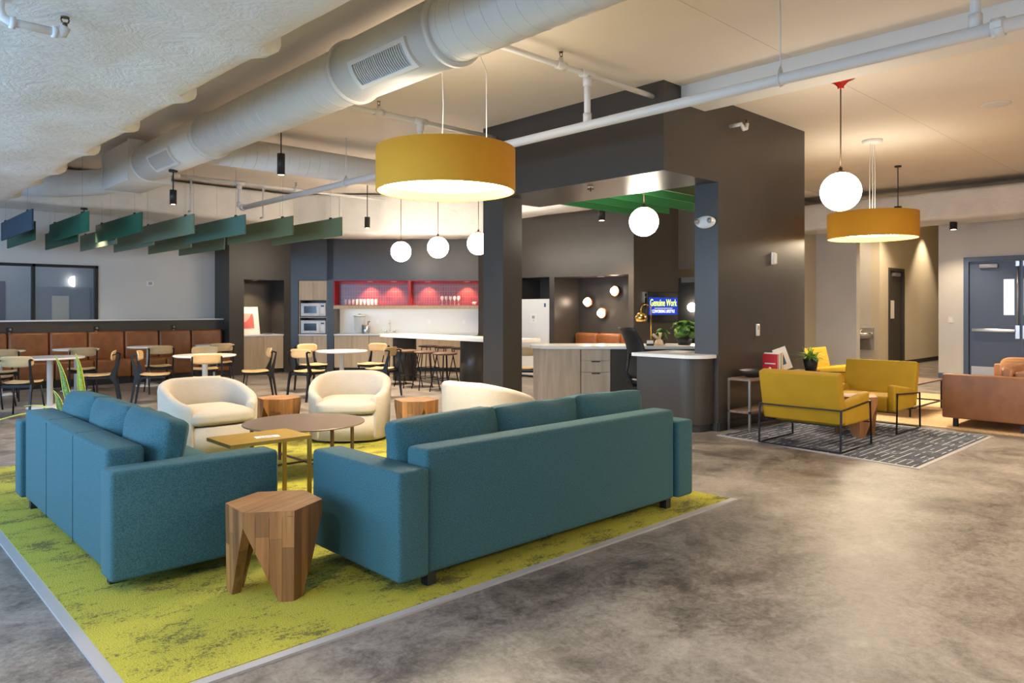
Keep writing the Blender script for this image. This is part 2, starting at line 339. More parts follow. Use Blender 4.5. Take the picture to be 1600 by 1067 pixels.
one('wall_lamp', G().prism(arc(0, 0, .125, 90, 270, 14), 0, .05).xf(Matrix.Rotation(R(90), 4, 'X')), 'office_lamp', 'half lit round wall lamp inside the office', 'lamp', (4.28, 19.34, 2.08))
one('name_plate', B(-.13, .13, -.02, 0, -.05, .05), 'door_dark', 'small dark plate on the office wall', 'sign', (5.02, 19.4, 1.32))
t = thing('light_switch', 'white square switch on the office back wall', 'switch', (5.28, 19.4, 1.75)); obj('plate', B(-.1, .1, -.02, 0, -.12, .12), 'paper', t); obj('rocker', B(-.04, .04, -.035, -.02, -.05, .05), 'plastic_white', t)
# half-height banquette wall
struct('wall_banquette', G().box(-3, 6.42, 16.05, 16.3, 0, 1.205), 'dark_paint', 'dark half height wall behind the leather banquette', 'wall')
struct('trim_3', B(-3, 6.42, 16.0, 16.5, 1.205, 1.23), 'white_paint', 'white ledge capping the dark half wall', 'ledge')
# dark art-niche block (stands along X at Y 15.7) and diagonal kitchen front
NB = 16.34
g = G(); g.box(6.42, 6.745, 15.7, 16.6, 0, CZ); g.box(7.68, 7.9, 15.7, 16.5, 0, CZ); g.box(6.745, 7.68, 15.7, 16.5, 2.09, CZ); g.box(6.745, 7.68, NB, 16.5, 0, 2.09)
struct('wall_niche', g, 'dark_paint', 'dark grey wall with the art print niche', 'wall')
D0 = 16.8
g = G(); g.box(-5.12, -4.91, D0, D0 + .7, 0, CZ); g.box(-4.25, -4.10, D0, D0 + .7, 0, CZ); g.box(-4.91, -.4, D0, D0 + .7, 2.097, CZ); g.box(-4.91, -4.25, D0 + .62, D0 + .7, 0, 2.097); g.box(-4.1, -.4, D0 + .62, D0 + .7, 0, 2.097)
struct('wall_kitchen', g, 'dark_paint', 'dark grey kitchen front with recessed shelves', 'wall', (0, 0, 0), KR)
# dark back wall X 10.85 with fridge and sconce niches
g = G(); XB = 10.85
g.box(XB, 12.29, 8.23, 8.35, 0, CZ); g.box(XB, XB + .9, 10.23, 10.37, 0, CZ); g.box(XB, XB + .1, 11.42, 12.6, 0, CZ); g.box(XB + .1, XB + .9, 11.42, 11.52, 0, CZ)
g.box(XB, XB + .9, 8.35, 10.23, 2.085, CZ); g.box(XB, XB + .9, 10.37, 11.42, 2.1, CZ); g.box(XB + .75, XB + .9, 8.35, 10.23, 0, 2.085); g.box(XB + .8, XB + .9, 10.37, 11.42, 0, 2.1)
struct('wall_back', g, 'dark_paint', 'dark wall with refrigerator recess and sconce niche', 'wall')
struct('wall_far', G().box(14.6, 14.75, 8.8, 10.6, 2.36, CZ), 'beige_wall', 'beige wall seen past the television', 'wall')
struct('trim_4', B(14.55, 14.6, 8.8, 10.6, 2.17, 2.36), 'ply', 'wood header above the dark passage', 'trim')
struct('wall_passage', G().box(15.6, 15.7, 8.8, 10.8, 0, 2.4), 'door_dark', 'dark passage wall below the wood header', 'wall')
# portal: canopy, column, right wall
struct('wall_portal', G().box(6.59, 7.69, 4.6, 7.55, 2.94, CZ).box(7.69, 9.94, 4.6, 4.92, 0, CZ), 'dark_paint', 'dark portal canopy and its long right wall', 'wall')
struct('column', B(6.59, 6.94, 7.15, 7.55, 0, 2.94), 'dark_paint', 'dark square column carrying the portal canopy', 'column')
struct('baseboard_portal', G().box(7.69, 9.95, 4.585, 4.6, 0, .1).box(7.675, 7.69, 4.6, 4.92, 0, .1), 'dark_trim', 'dark baseboard along the portal wall', 'baseboard')
# right end: exit wall, corridor, alcove
XE = 17.0; DY1 = 4.53; DY0 = 2.55
g = G(); g.box(XE, XE + .2, -4, DY0, 0, CZ); g.box(XE, XE + .2, DY1, 5.0, 0, CZ); g.box(XE, XE + .2, DY0, DY1, 2.49, CZ)
g.box(XE, XE + .2, 6.67, 7.59, 0, CZ)
struct('wall_exit', g, 'white_wall', 'white wall around the exit doors and corridor mouth', 'wall')
struct('wall_return', B(13.2, XE + .2, 7.59, 7.75, 0, CZ), 'beige_wall', 'cream return wall left of the white wall', 'wall')
struct('wall_corridor', G().box(18.6, 19.15, 6.75, 6.95, 0, CZ).box(20.2, 25, 6.75, 6.95, 0, CZ).box(19.15, 20.2, 6.75, 6.95, 2.46, CZ), 'beige_wall', 'cream corridor wall with the narrow dark door', 'wall')
struct('wall_alcove', B(18.6, 18.75, 6.95, 9, 0, CZ), 'white_wall', 'pale wall behind the drinking fountain', 'wall')
struct('wall_corridor_end', G().box(24.8, 25, 3, 7, 0, CZ).box(XE + .2, 25, 4.8, 5.0, 0, CZ).box(17.2, 18.6, 8.9, 9, 0, CZ), 'beige_wall', 'cream end walls of the corridor', 'wall')
struct('baseboard_corridor', B(20.2, 24.8, 6.735, 6.75, 0, .11), 'dark_trim', 'dark baseboard along the corridor wall', 'baseboard')
struct('baseboard_exit', G().box(XE - .015, XE, DY1, 5.0, 0, .11).box(XE - .015, XE, -3.8, DY0, 0, .11), 'door_blue', 'dark blue baseboard beside the exit doors', 'baseboard')
# exit doors
dr = tag(thing('door_1', 'dark blue grey double exit door with push bars', 'door', (XE, DY1, 0)), None, None, None, 'structure')
obj('door_frame', G().box(-.04, .15, -.09, 0, 0, 2.49).box(-.04, .15, DY0 - DY1, DY0 - DY1 + .09, 0, 2.49).box(-.04, .15, DY0 - DY1 + .09, -.09, 2.4, 2.49), 'door_blue', dr)
for s, y0 in ((0, -.095), (1, -.99)):
    lf = obj('door_leaf', B(.03, .08, y0 - .885, y0, .01, 2.39), 'door_blue', dr)
    yv = y0 - .68 if s == 0 else y0 - .12
    obj('vision_panel', B(.02, .03, yv - .09, yv + .09, 1.32, 2.03), 'frosted_glow', lf)
    obj('push_bar', B(-.05, .0, y0 - .80, y0 - .05, .98, 1.05, bev=.01), 'steel', lf)
    yr = y0 - .83 if s == 0 else y0 - .055
    obj('vertical_rod', G().box(-.02, .03, yr - .035, yr + .035, .86, 1.12).tube([(0, yr, 1.1), (0, yr, 2.36)], .014).box(-.02, .03, yr - .03, yr + .03, 2.28, 2.38), 'steel', lf)
    obj('closer', B(-.03, .03, y0 - .5, y0 - .18, 2.26, 2.34, bev=.008), 'grey_metal', lf)
    obj('kick_plate', B(.022, .03, y0 - .86, y0 - .03, .03, .28), 'steel', lf)
dr = tag(thing('door_2', 'narrow dark corridor door with small sign', 'door', (19.15, 6.75, 0)), None, None, None, 'structure')
obj('door_frame', G().box(0, .07, -.03, .1, 0, 2.46).box(.98, 1.05, -.03, .1, 0, 2.46).box(.07, .98, -.03, .1, 2.39, 2.46), 'door_dark', dr)
lf = obj('door_leaf', B(.07, .98, .02, .06, .01, 2.39), 'door_dark', dr)
obj('sign', B(.2, .42, .005, .02, 1.2, 1.65), 'paper', lf); obj('closer', B(.3, .7, -.05, .02, 2.26, 2.34), 'grey_metal', lf)
# ================================================================== ceiling services
def wrapped(name, label, path, w_, z0, z1, step=.09, amp=.02, band=1.33, off=0.0, flap=.05, seed=0, side=0):
    """insulated rectangular duct: closed cross-section swept along a straight axis path[0] -> path[1], with sag, wrinkles and seam bands"""
    a_, b_ = Vector(path[0]), Vector(path[1]); L = (b_ - a_).length; t = (b_ - a_) / L; n = Vector((t.y, -t.x, 0))
    prof = []; rr = .07; H = z1 - z0
    for (cx, cz, a0) in ((w_ / 2 - rr, z0 + rr, -90), (w_ / 2 - rr, z1 - rr, 0), (-w_ / 2 + rr, z1 - rr, 90), (-w_ / 2 + rr, z0 + rr, 180)):
        for k in range(4): prof.append((cx + rr * math.cos(R(a0 + 30 * k)), cz + rr * math.sin(R(a0 + 30 * k))))
    fine = []
    for i in range(len(prof)):
        p, q = prof[i], prof[(i + 1) % len(prof)]; l = math.hypot(q[0] - p[0], q[1] - p[1]); m_ = max(1, int(l / step))
        if p[1] > z1 - .02 and q[1] > z1 - .02: m_ = 1
        for k in range(m_): fine.append((p[0] + (q[0] - p[0]) * k / m_, p[1] + (q[1] - p[1]) * k / m_))
    N = int(L / step) + 1; M = len(fine); vs = []; fs = []
    for i in range(N + 1):
        s_ = L * i / N; ph = ((s_ + off) / band) % 1.0
        for (u, z) in fine:
            dz = z - (z0 + z1) / 2; k = noise.noise(Vector((u * 1.6 + seed, s_ * 1.1, z * 2))) * amp * 1.6 + abs(noise.noise(Vector((u * 5 + seed, s_ * 2.2, z * 5)))) * amp * .9
            k += (noise.noise(Vector((u * 1.2, s_ * 9, z * 2 + seed)))) * amp * .45 * (1 - ph)
            edge = flap * .45 * (1 - ph) ** 2 + (flap * .55 if ph < .11 else 0)
            fold = math.exp(-((min(ph, 1 - ph)) / .16) ** 2) * max(0, abs(2 * u / w_)) ** 1.5; k += fold * noise.noise(Vector((u * .8 + seed, s_ * 11, 3.3))) * amp * 1.3
            su = 1 if u > 0 else -1; uu = u + su * (edge * max(0, min(1, abs(u) / (w_ / 2))) ** 6 + k * .5)
            sag = -.03 * math.sin(math.pi * ph) * (1 - (2 * u / w_) ** 2) if z < z0 + .1 else 0
            p = a_ + t * s_ + n * uu; vs.append((p.x, p.y, z + (k * .6 if z < z1 - .05 else 0) + sag))
    for i in range(N):
        for j in range(M): fs.append((i * M + j, i * M + (j + 1) % M, (i + 1) * M + (j + 1) % M, (i + 1) * M + j))
    fs.append(tuple(range(M))); fs.append(tuple(range(N * M, N * M + M)))
    g = G(); g.add(vs, fs, True); return one(name, g, 'wrap', label, 'duct')
wrapped('insulated_duct', 'huge white wrinkled foil wrapped duct filling the upper left', ((0.46, -2.5, 0), (0.46, 13.2, 0)), 3.0, 3.0, 3.78, .085, .028, 1.33, -.13, .11, 1)
wrapped('insulated_duct', 'white wrapped duct crossing above the office window', ((-2.9, 15.0, 0), (7.25, 15.0, 0)), 1.2, 3.22, 3.86, .12, .03, 1.2, .3, .05, 2)
wrapped('insulated_duct', 'cream wrapped bulkhead duct above the red kitchen shelf', (KW(-5.0, 16.1), KW(-.55, 16.1)), 1.1, 3.02, 3.88, .12, .03, 1.15, .1, .04, 3)
wrapped('insulated_duct', 'cream wrapped duct over the exit doors at far right', ((16.2, -1.5, 0), (16.2, 7.55, 0)), 1.0, 3.16, 3.72, .14, .02, 1.6, .2, .02, 4)
wrapped('insulated_duct', 'pale wrapped duct above the refrigerator wall', ((10.3, 8.0, 0), (10.3, 11.2, 0)), .7, 3.32, 3.85, .14, .02, 1.2, .2, .03, 5)

def ring(g, c, r, w_, h, n=36, axis='y'):
    M = Matrix.Translation(c) @ (Matrix.Rotation(R(-90), 4, 'X') if axis == 'y' else Matrix.Rotation(R(90), 4, 'Y'))
    k = len(g.v); g.lathe([(r - .005, -w_ / 2), (r + h, -w_ / 2), (r + h, w_ / 2), (r - .005, w_ / 2)], n); g.xf(M, k)
def duct(name, label, p0, p1, r, axis, joints, ribs=.155):
    t = thing(name, label, 'duct', p0)
    L = p1[1] - p0[1] if axis == 'y' else p1[0] - p0[0]
    e = Vector((0, 1, 0)) if axis == 'y' else Vector((1, 0, 0))
    obj('tube', G().tube([(0, 0, 0), e * L], r, 40), 'duct_paint', t)
    g = G(); k = .05
    while k < L:
        if not any(a_ - .02 < k < b_ + .02 for a_, b_ in joints): ring(g, e * k, r, .006, .0016, 40, axis)
        k += ribs
    sp = obj('spiral_seam', g, 'duct_paint', t); sp['kind'] = 'stuff'
    for a_, b_ in joints:
        s = obj('smooth_sleeve', G().tube([e * a_, e * b_], r + .012, 40), 'duct_paint', t)
        for q in (a_, b_): g = G(); ring(g, e * q, r, .05, .03, 40, axis); obj('collar', g, 'duct_paint', s)
    return t
DX, DZ, DR = 3.37, 3.5, .245
# register openings on the near spiral duct
dt = duct('spiral_duct', 'white spiral round duct running diagonally over the lounge', (DX, -2, DZ), (DX, 11.0, DZ), DR, 'y', [(6.2, 7.55), (10.75, 12.98)])
def register(t, y0, y1, side=1):
    reg = obj('register', G(), 'white_paint', t)
    g = G(); a0, a1 = -62, -10; r0 = DR + .012; r1 = DR + .04
    def pt(an, r, y): return (r * math.cos(R(an)), y, r * math.sin(R(an)))
    def patch(b0, b1, ya, yb, ra, rb):
        for k in range(6):
            an, bn = b0 + (b1 - b0) * k / 6, b0 + (b1 - b0) * (k + 1) / 6
            g.add([pt(an, ra, ya), pt(bn, ra, ya), pt(bn, ra, yb), pt(an, ra, yb), pt(an, rb, ya), pt(bn, rb, ya), pt(bn, rb, yb), pt(an, rb, yb)], [(0, 3, 2, 1), (4, 5, 6, 7), (0, 1, 5, 4), (2, 3, 7, 6), (1, 2, 6, 5), (3, 0, 4, 7)])
    A0, A1 = 180 + 12, 180 + 62
    patch(A0, A0 + 7, y0, y1, DR, r1); patch(A1 - 7, A1, y0, y1, DR, r1); patch(A0 + 7, A1 - 7, y0, y0 + .05, DR, r1); patch(A0 + 7, A1 - 7, y1 - .05, y1, DR, r1)
    reg.data = g.mesh('register', 'white_paint')
    g = G(); patch(A0 + 7, A1 - 7, y0 + .05, y1 - .05, DR, DR + .016); obj('opening', g, 'grey_steel', reg)
    k = y0 + .07
    while k < y1 - .06:
        g = G(); patch(A0 + 7, A1 - 7, k, k + .008, DR + .014, DR + .03); obj('slat', g, 'white_paint', reg); k += .028
register(dt, 6.43, 7.22); register(dt, 11.45, 12.25)
# rectangular transition, reducer beyond it
t = thing('duct_box', 'white rectangular duct box at the end of the spiral duct', 'duct', (DX, 11.0, 3.24))
obj('box', B(-.27, .27, 0, 1.3, 0, .55, bev=.006), 'duct_paint', t); obj('flange', G().box(-.285, .285, -.012, .025, -.012, .562), 'duct_paint', t); obj('flange', G().box(-.285, .285, 1.275, 1.312, -.012, .562), 'duct_paint', t)
one('insulated_pipe_duct', G().tube([(DX, 12.3, 3.5), (DX - .05, 13.2, 3.5), (DX - .5, 13.9, 3.5), (DX - 1.0, 14.2, 3.5)], .21, 24), 'wrap', 'short wrapped round duct bending left behind the duct box', 'duct')
duct('spiral_duct', 'beige spiral round duct crossing behind the big yellow drum lamp', (3.62, 9.75, 3.56), (9.4, 9.75, 3.56), .2, 'x', [])

# sprinkler pipes
PXm, PZm, PR = 5.5, 3.255, .046
t = thing('sprinkler_main', 'long white sprinkler main pipe sloping across the picture', 'pipe', (PXm, -1, PZm))
obj('pipe', G().tube([(0, 0, 0), (0, 13.9, 0)], PR, 20), 'pipe_paint', t)
def coupling(y):
    g = G(); ring(g, (0, y, 0), PR, .07, .016, 20); g.box(-.075, -.045, y - .03, y + .03, -.02, .02).box(.045, .075, y - .03, y + .03, -.02, .02); obj('coupling', g, 'pipe_paint', t)
for y in (2.27, 13.8): coupling(y)
for y in (3.74, 10.3):
    obj('hanger', G().tube([(0, y, PR), (0, y, CZ - PZm)], .006).tube([(0, y, .1), (.05, y, .03), (.05, y, -.03), (0, y, -.055), (-.05, y, -.03), (-.05, y, .03), (0, y, .1)], .008, 6), 'pipe_paint', t)
def branch(label, y, x0, x1, z, heads, riser, r=.028):
    b = thing('sprinkler_branch', label, 'pipe', (x0, y, z))
    obj('pipe', G().tube([(0, 0, 0), (x1 - x0, 0, 0)], r, 14), 'pipe_paint', b)
    if riser is not None:
        x = riser - x0; obj('riser', G().tube([(x, 0, PZm - z + .03), (x, 0, 0)], r + .004, 14).tube([(x, 0, -.12), (x, 0, -.02)], r + .016, 14).tube([(x - .09, 0, 0), (x + .09, 0, 0)], r + .014, 14).tube([(x, 0, PZm - z + .03), (x, 0, PZm - z + .12)], r + .014, 14), 'pipe_paint', b)
    for hx in heads:
        x = hx - x0
        h = obj('fitting', G().tube([(x - .06, 0, 0), (x + .06, 0, 0)], r + .012, 12).tube([(x, 0, 0), (x, 0, .075)], r * .8, 12), 'pipe_paint', b)
        obj('sprinkler_head', G().tube([(x, 0, .07), (x, 0, .09)], .012, 8).tube([(x - .014, 0, .09), (x - .018, 0, .11), (x - .01, 0, .128)], .004, 6).tube([(x + .014, 0, .09), (x + .018, 0, .11), (x + .01, 0, .128)], .004, 6).lathe([(.022, .126), (.022, .131)], 12, (x, 0, 0)), 'bronze', h)
    return b
branch('white sprinkler branch pipe ending at the portal header', 4.74, 3.66, 6.585, 3.76, [5.12], PXm)
branch('white sprinkler branch pipe behind the big yellow drum lamp', 7.3, 3.66, 6.585, 3.745, [4.75], 5.35)
bk3 = branch('cream sprinkler branch pipe in front of the kitchen bulkhead', 13.0, 3.7, 8.6, 3.72, [4.4, 6.6], PXm)
for x in (4.65, 5.95, 7.55): obj('drop_pipe', G().tube([(x - 3.7, 0, 0), (x - 3.7, 0, -.52), (x - 3.68, .04, -.58), (x - 3.68, .16, -.58)], .02, 10), 'pipe_paint', bk3)
branch('cream sprinkler branch pipe right of the portal wall', 6.2, 9.2, 15.5, 3.66, [10.6, 14.6], None)
branch('white sprinkler branch pipe rising from the main at top right', 1.40, 4.9, 5.52, 3.84, [], PXm)
t = thing('sprinkler_drop', 'white elbow pipe with a sprinkler head in the top left corner', 'pipe', (.65, 4.42, 2.895))
obj('pipe', G().tube([(0, 0, .12), (0, 0, .05), (.012, 0, .018), (.045, 0, 0), (.27, 0, 0)], .022, 14), 'pipe_paint', t)
obj('elbow', G().tube([(.04, 0, 0), (.065, 0, 0)], .031, 14), 'pipe_paint', t); obj('elbow', G().tube([(.225, 0, 0), (.25, 0, 0)], .03, 14).tube([(.24, 0, 0), (.275, 0, .004), (.285, 0, .035)], .027, 14), 'pipe_paint', t)
obj('sprinkler_head', G().tube([(.285, 0, .03), (.285, 0, .06)], .012, 8).tube([(.272, 0, .06), (.266, 0, .075), (.272, 0, .088)], .004, 6).tube([(.298, 0, .06), (.304, 0, .075), (.298, 0, .088)], .004, 6).lathe([(.021, .086), (.021, .091)], 12, (.285, 0, 0)), 'bronze', t)
t = thing('sprinkler_drop', 'white sprinkler pipe stub sticking out of the portal wall top', 'pipe', (7.95, 4.6, 3.64))
obj('pipe', G().tube([(0, 0, .0), (0, -.16, 0)], .022, 12).tube([(.0, -.15, 0), (.06, -.15, -.05), (.12, -.15, -.03), (.14, -.15, .03)], .024, 12), 'pipe_paint', t)
obj('sprinkler_head', G().lathe([(.014, .03), (.014, .06), (.022, .065), (.022, .075)], 12, (.14, -.15, 0)), 'bronze', t)
t = thing('sprinkler_cover', 'cross shaped sprinkler head under the portal canopy', 'sprinkler', (6.85, 5.85, 2.94))
obj('plate', G().lathe([(.04, -.006), (.04, 0)], 16), 'plastic_white', t); obj('head', G().tube([(0, 0, 0), (0, 0, -.06)], .01, 8).tube([(-.05, 0, -.03), (.05, 0, -.03)], .006, 6).tube([(0, -.05, -.03), (0, .05, -.03)], .006, 6), 'bronze', t)
for lb, (x, y) in (('round white ceiling speaker nearer the camera', (7.83, 2.31)), ('round white ceiling speaker farther from the camera', (10.28, 2.4))):
    t = thing('ceiling_speaker', lb, 'speaker', (x, y, CZ), 0, 'round speakers in the right ceiling')
    obj('rim', G().lathe([(.09, 0), (.16, 0), (.16, -.008), (.14, -.012)], 28), 'white_paint', t); obj('grille', G().lathe([(.14, -.002), (.14, -.008)], 28), 'ceiling_paint', t)

# ------------------------------------------------------------------ lamps
def drum(label, x, y, zb, power_up, cords, canopy=True, grp='yellow drum pendants'):
    D = .61; H = .37
    t = thing('drum_pendant', label, 'pendant lamp', (x, y, zb), 0, grp)
    g = G(); n = 64; pr = [(D, 0), (D, H), (D - .012, H), (D - .012, 0)]
    g.lathe(pr + [pr[0]], n); g.f = [f for f in g.f if len(f) == 4]; g.sm = [True] * len(g.f)
    sh = obj('shade', g, 'yellow_shade', t)
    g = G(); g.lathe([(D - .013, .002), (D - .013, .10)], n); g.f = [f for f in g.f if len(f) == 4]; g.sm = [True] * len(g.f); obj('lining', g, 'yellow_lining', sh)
    obj('diffuser', G().lathe([(.001, .085), (D - .016, .085), (D - .016, .09), (.001, .09)], n), 'diffuser', t)
    obj('spider', G().tube([(-D + .01, 0, H - .03), (D - .01, 0, H - .03)], .005, 6).tube([(0, -D + .01, H - .03), (0, D - .01, H - .03)], .005, 6), 'white_paint', t)
    for cx, cy, sag in cords:
        obj('cord', G().tube([(cx, cy, H - .03), (cx + sag, cy, H + .4), (cx, cy, H + .7), (cx * .6, cy * .6, CZ - zb)], .0045, 6), 'white_paint', t)
    if canopy: obj('canopy', G().lathe([(.05, CZ - zb - .06), (.12, CZ - zb - .05), (.14, CZ - zb - .02), (.14, CZ - zb)], 28), 'white_paint', t)
    obj('top_diffuser', G().lathe([(.001, H - .05), (D - .016, H - .05), (D - .016, H - .045), (.001, H - .045)], n), 'top_diffuser', t)
    return t
drum('large yellow drum pendant hanging over the teal sofas', 4.0, 5.08, 2.475, 110, [(-.03, .02, .015), (.28, -.22, 0)])
drum('yellow drum pendant over the mustard chairs at right', 11.18, 4.16, 2.47, 110, [(0, 0, .02), (.1, 0, 0), (-.1, 0, 0)])
drum('unseen yellow drum pendant added behind the camera for warm fill', 5.1, -1.6, 2.47, 110, [(0, 0, 0)])  # this drum and the next are unseen, added as warm fill light
drum('unseen yellow drum pendant added right of the camera for warm fill', 8.6, -1.2, 2.47, 110, [(0, 0, 0)])
def globe(label, x, y, z, rodtop, red=False, D=.41, grp='white globe pendants'):
    t = thing('globe_pendant', label, 'pendant lamp', (x, y, z - D / 2), 0, grp)
    obj('globe', G().sphere((0, 0, D / 2), D / 2, 36, 20), 'globe_light', t)
    obj('cap', G().lathe([(.055, D - .02), (.055, D + .005), (.018, D + .02), (.018, D + .05)], 20), 'bronze', t)
    obj('rod', G().tube([(0, 0, D + .03), (0, 0, rodtop - z + D / 2)], .007, 8), 'bronze', t)
    zz = rodtop - z + D / 2
    obj('canopy', G().lathe([(.03, zz - .13), (.035, zz - .10), (.075, zz - .06), (.14, zz - .03), (.145, zz)], 28) if red else G().lathe([(.06, zz - .03), (.06, zz)], 20), 'red_gloss' if red else 'bronze', t, label='glossy red bell canopy' if red else None)
    return t
globe('white globe pendant with red canopy near the portal wall', 7.87, 3.25, 2.69, CZ, True)
globe('white globe pendant under the green baffles over reception', 8.42, 6.21, 2.67, CZ)
globe('leftmost white globe pendant over the kitchen island', 8.53, 12.3, 2.6, CZ)
globe('middle white globe pendant over the kitchen island', 8.6, 11.17, 2.62, CZ)
globe('white globe pendant over the island, partly behind the column', 8.7, 10.1, 2.63, CZ)
def cyl_spot(label, x, y, z, L=.3, r=.055, power=260, top=CZ):
    t = thing('cylinder_pendant', label, 'pendant lamp', (x, y, z), 0, 'black cylinder spot pendants')
    g = G().lathe([(r - .008, .012), (r, 0), (r, L), (.012, L)], 24); obj('can', g, 'black', t)
    obj('lens', G().lathe([(.001, .006), (r - .008, .006), (r - .008, .014), (.001, .014)], 20), 'spot_light', t)
    if top - z - L > .03: obj('rod', G().tube([(0, 0, L), (0, 0, top - z)], .008, 8), 'black', t); obj('canopy', G().lathe([(.055, top - z - .025), (.055, top - z)], 20), 'black', t)
    spot('spot_beam', t, (0, 0, -.01), power)
    return t
cyl_spot('largest black cylinder spot left of the big yellow drum', 4.39, 9.06, 3.2, .28, .05)
cyl_spot('black cylinder spot hanging below the duct box', 3.33, 9.94, 2.80, .19, .042, 240, 3.25)
cyl_spot('black cylinder spot left of the kitchen globes', 7.3, 11.6, 2.93, .2, .05, 420)
cyl_spot('black cylinder spot above the second green baffle', 3.36, 14.5, 2.94, .2, .05, 50, 3.21)
cyl_spot('black cylinder spot on the ceiling behind the portal', 9.9, 8.2, 2.98, .22, .06)
cyl_spot('small black cylinder spot above the exit doors', 16.2, 4.5, 3.0, .17, .065, 60, 3.2)
cyl_spot('black cylinder spot whose rod shows behind the right yellow drum', 13.5, 4.6, 2.96, .25, .06)
for i, (x, y) in enumerate(((2.5, -1.4), (6.6, .2), (9.6, .2), (13.6, .5), (-.4, 2.0))):  # unseen spots added to fill the room with warm light
    cyl_spot('black cylinder spot added outside the view for fill light, ' + ('behind the camera', 'right of the camera', 'far right of the camera', 'before the exit doors', 'under the big wrapped duct')[i], x, y, 3.0 if x > 0 else 2.62, .25, .055, (60 if x > 12 else 150) if x > 0 else 130, CZ if x > 0 else 2.99)
# recessed niche lights
def downlight(label, loc, rz=0, power=50, ang=110):
    t = thing('downlight', label, 'downlight', loc, rz, 'small recessed niche downlights')
    obj('trim_ring', G().lathe([(.045, -.001), (.07, -.001), (.07, -.008), (.045, -.012)], 20), 'plastic_white', t); obj('lens', G().lathe([(.001, -.006), (.045, -.006), (.045, -.002), (.001, -.002)], 16), 'down_light', t)
    spot('niche_beam', t, (0, 0, -.015), power, ang)
downlight('small round downlight in the art niche ceiling', (7.12, 16.0, 2.09))
for i, (a_, nm) in enumerate(((-3.3, 'left'), (-2.75, 'second'), (-1.95, 'third'), (-1.05, 'right'))):
    downlight('%s recessed downlight in the red kitchen shelf' % nm, KW(a_, D0 + .2, 2.079))
downlight('recessed downlight in the sconce niche', (11.2, 9.3, 2.085), 0, 40)
downlight('added ceiling downlight brightening the far corridor', (21.6, 6.3, CZ), 0, 220, 80); downlight('added ceiling downlight brightening the corridor mouth', (18.3, 5.9, CZ), 0, 240, 110); downlight('added ceiling downlight brightening the drinking fountain', (17.9, 7.5, CZ), 0, 90, 110)  # three ceiling downlights added to brighten the corridor and alcove

# ------------------------------------------------------------------ hanging baffles
def wire_top(x, y):
    if 14.3 < y < 15.7: return 3.23
    if 2.2 < x < 3.62 and 12.8 < y < 14.3: return 3.29
    if 3 < x < 3.7 and 10.9 < y < 12.4: return 3.24
    return CZ
def baffle(label, x, y, z, L, col, axis='y', H=.3, grp='felt baffles over the dining area'):
    t = thing('felt_baffle', label, 'baffle', (x, y, z), 0 if axis == 'y' else R(-90), grp)
    obj('panel', B(-.012, .012, 0, L, 0, H), 'felt_' + col, t)
    for k in (.35, L - .35): obj('wire', G().tube([(0, k, H), (0, k, wire_top(x, y + k if axis == 'y' else y) - z)], .0016, 5), 'grey_metal', t); obj('clip', B(-.016, .016, k - .02, k + .02, H - .015, H + .02), 'black', t)
r1 = [(2.235, 12.5, 'blue', 'dark blue felt baffle, leftmost'), (2.89, 12.22, 'green', 'emerald felt baffle beside the blue one'), (3.5, 11.79, 'deep', 'deep green felt baffle, third from left'), (4.15, 11.48, 'sage', 'pale sage felt baffle right of the deep green one'),
      (4.75, 11.01, 'tealsage', 'teal sage felt baffle, fifth in the front row'), (5.36, 10.66, 'moss', 'moss green felt baffle, second from the right end'), (6.0, 10.28, 'moss', 'moss green felt baffle at the right end')]
for x, y, c, lb in r1: baffle(lb, x, y, 2.6, 2.5, c)
r2 = [(2.49, 13.75, 'deep', 'green felt baffle hanging just behind the blue one'), (3.08, 13.7, 'deep', 'green felt baffle behind the emerald one'), (3.65, 13.65, 'sage', 'light sage baffle behind the deep green one'),
      (4.2, 13.5, 'sage', 'light sage baffle behind the pale sage one'), (4.85, 13.55, 'moss', 'moss baffle behind the teal sage one'), (5.45, 13.55, 'moss', 'moss baffle at the right end of the back row')]
for x, y, c, lb in r2: baffle(lb, x, y, 2.55, 2.35, c, grp='felt baffles of the back row')
for i, (y, c) in enumerate(((5.5, 'bright'), (6.03, 'moss'), (6.45, 'bright'), (7.0, 'bright'), (7.5, 'bright'), (8.0, 'bright'))):
    baffle('%s green ceiling baffle behind the portal canopy' % ('first', 'second', 'third', 'fourth', 'fifth', 'sixth')[i], 7.9, y, 3.12, 3.0, c, 'x', .3, 'green baffles over reception')
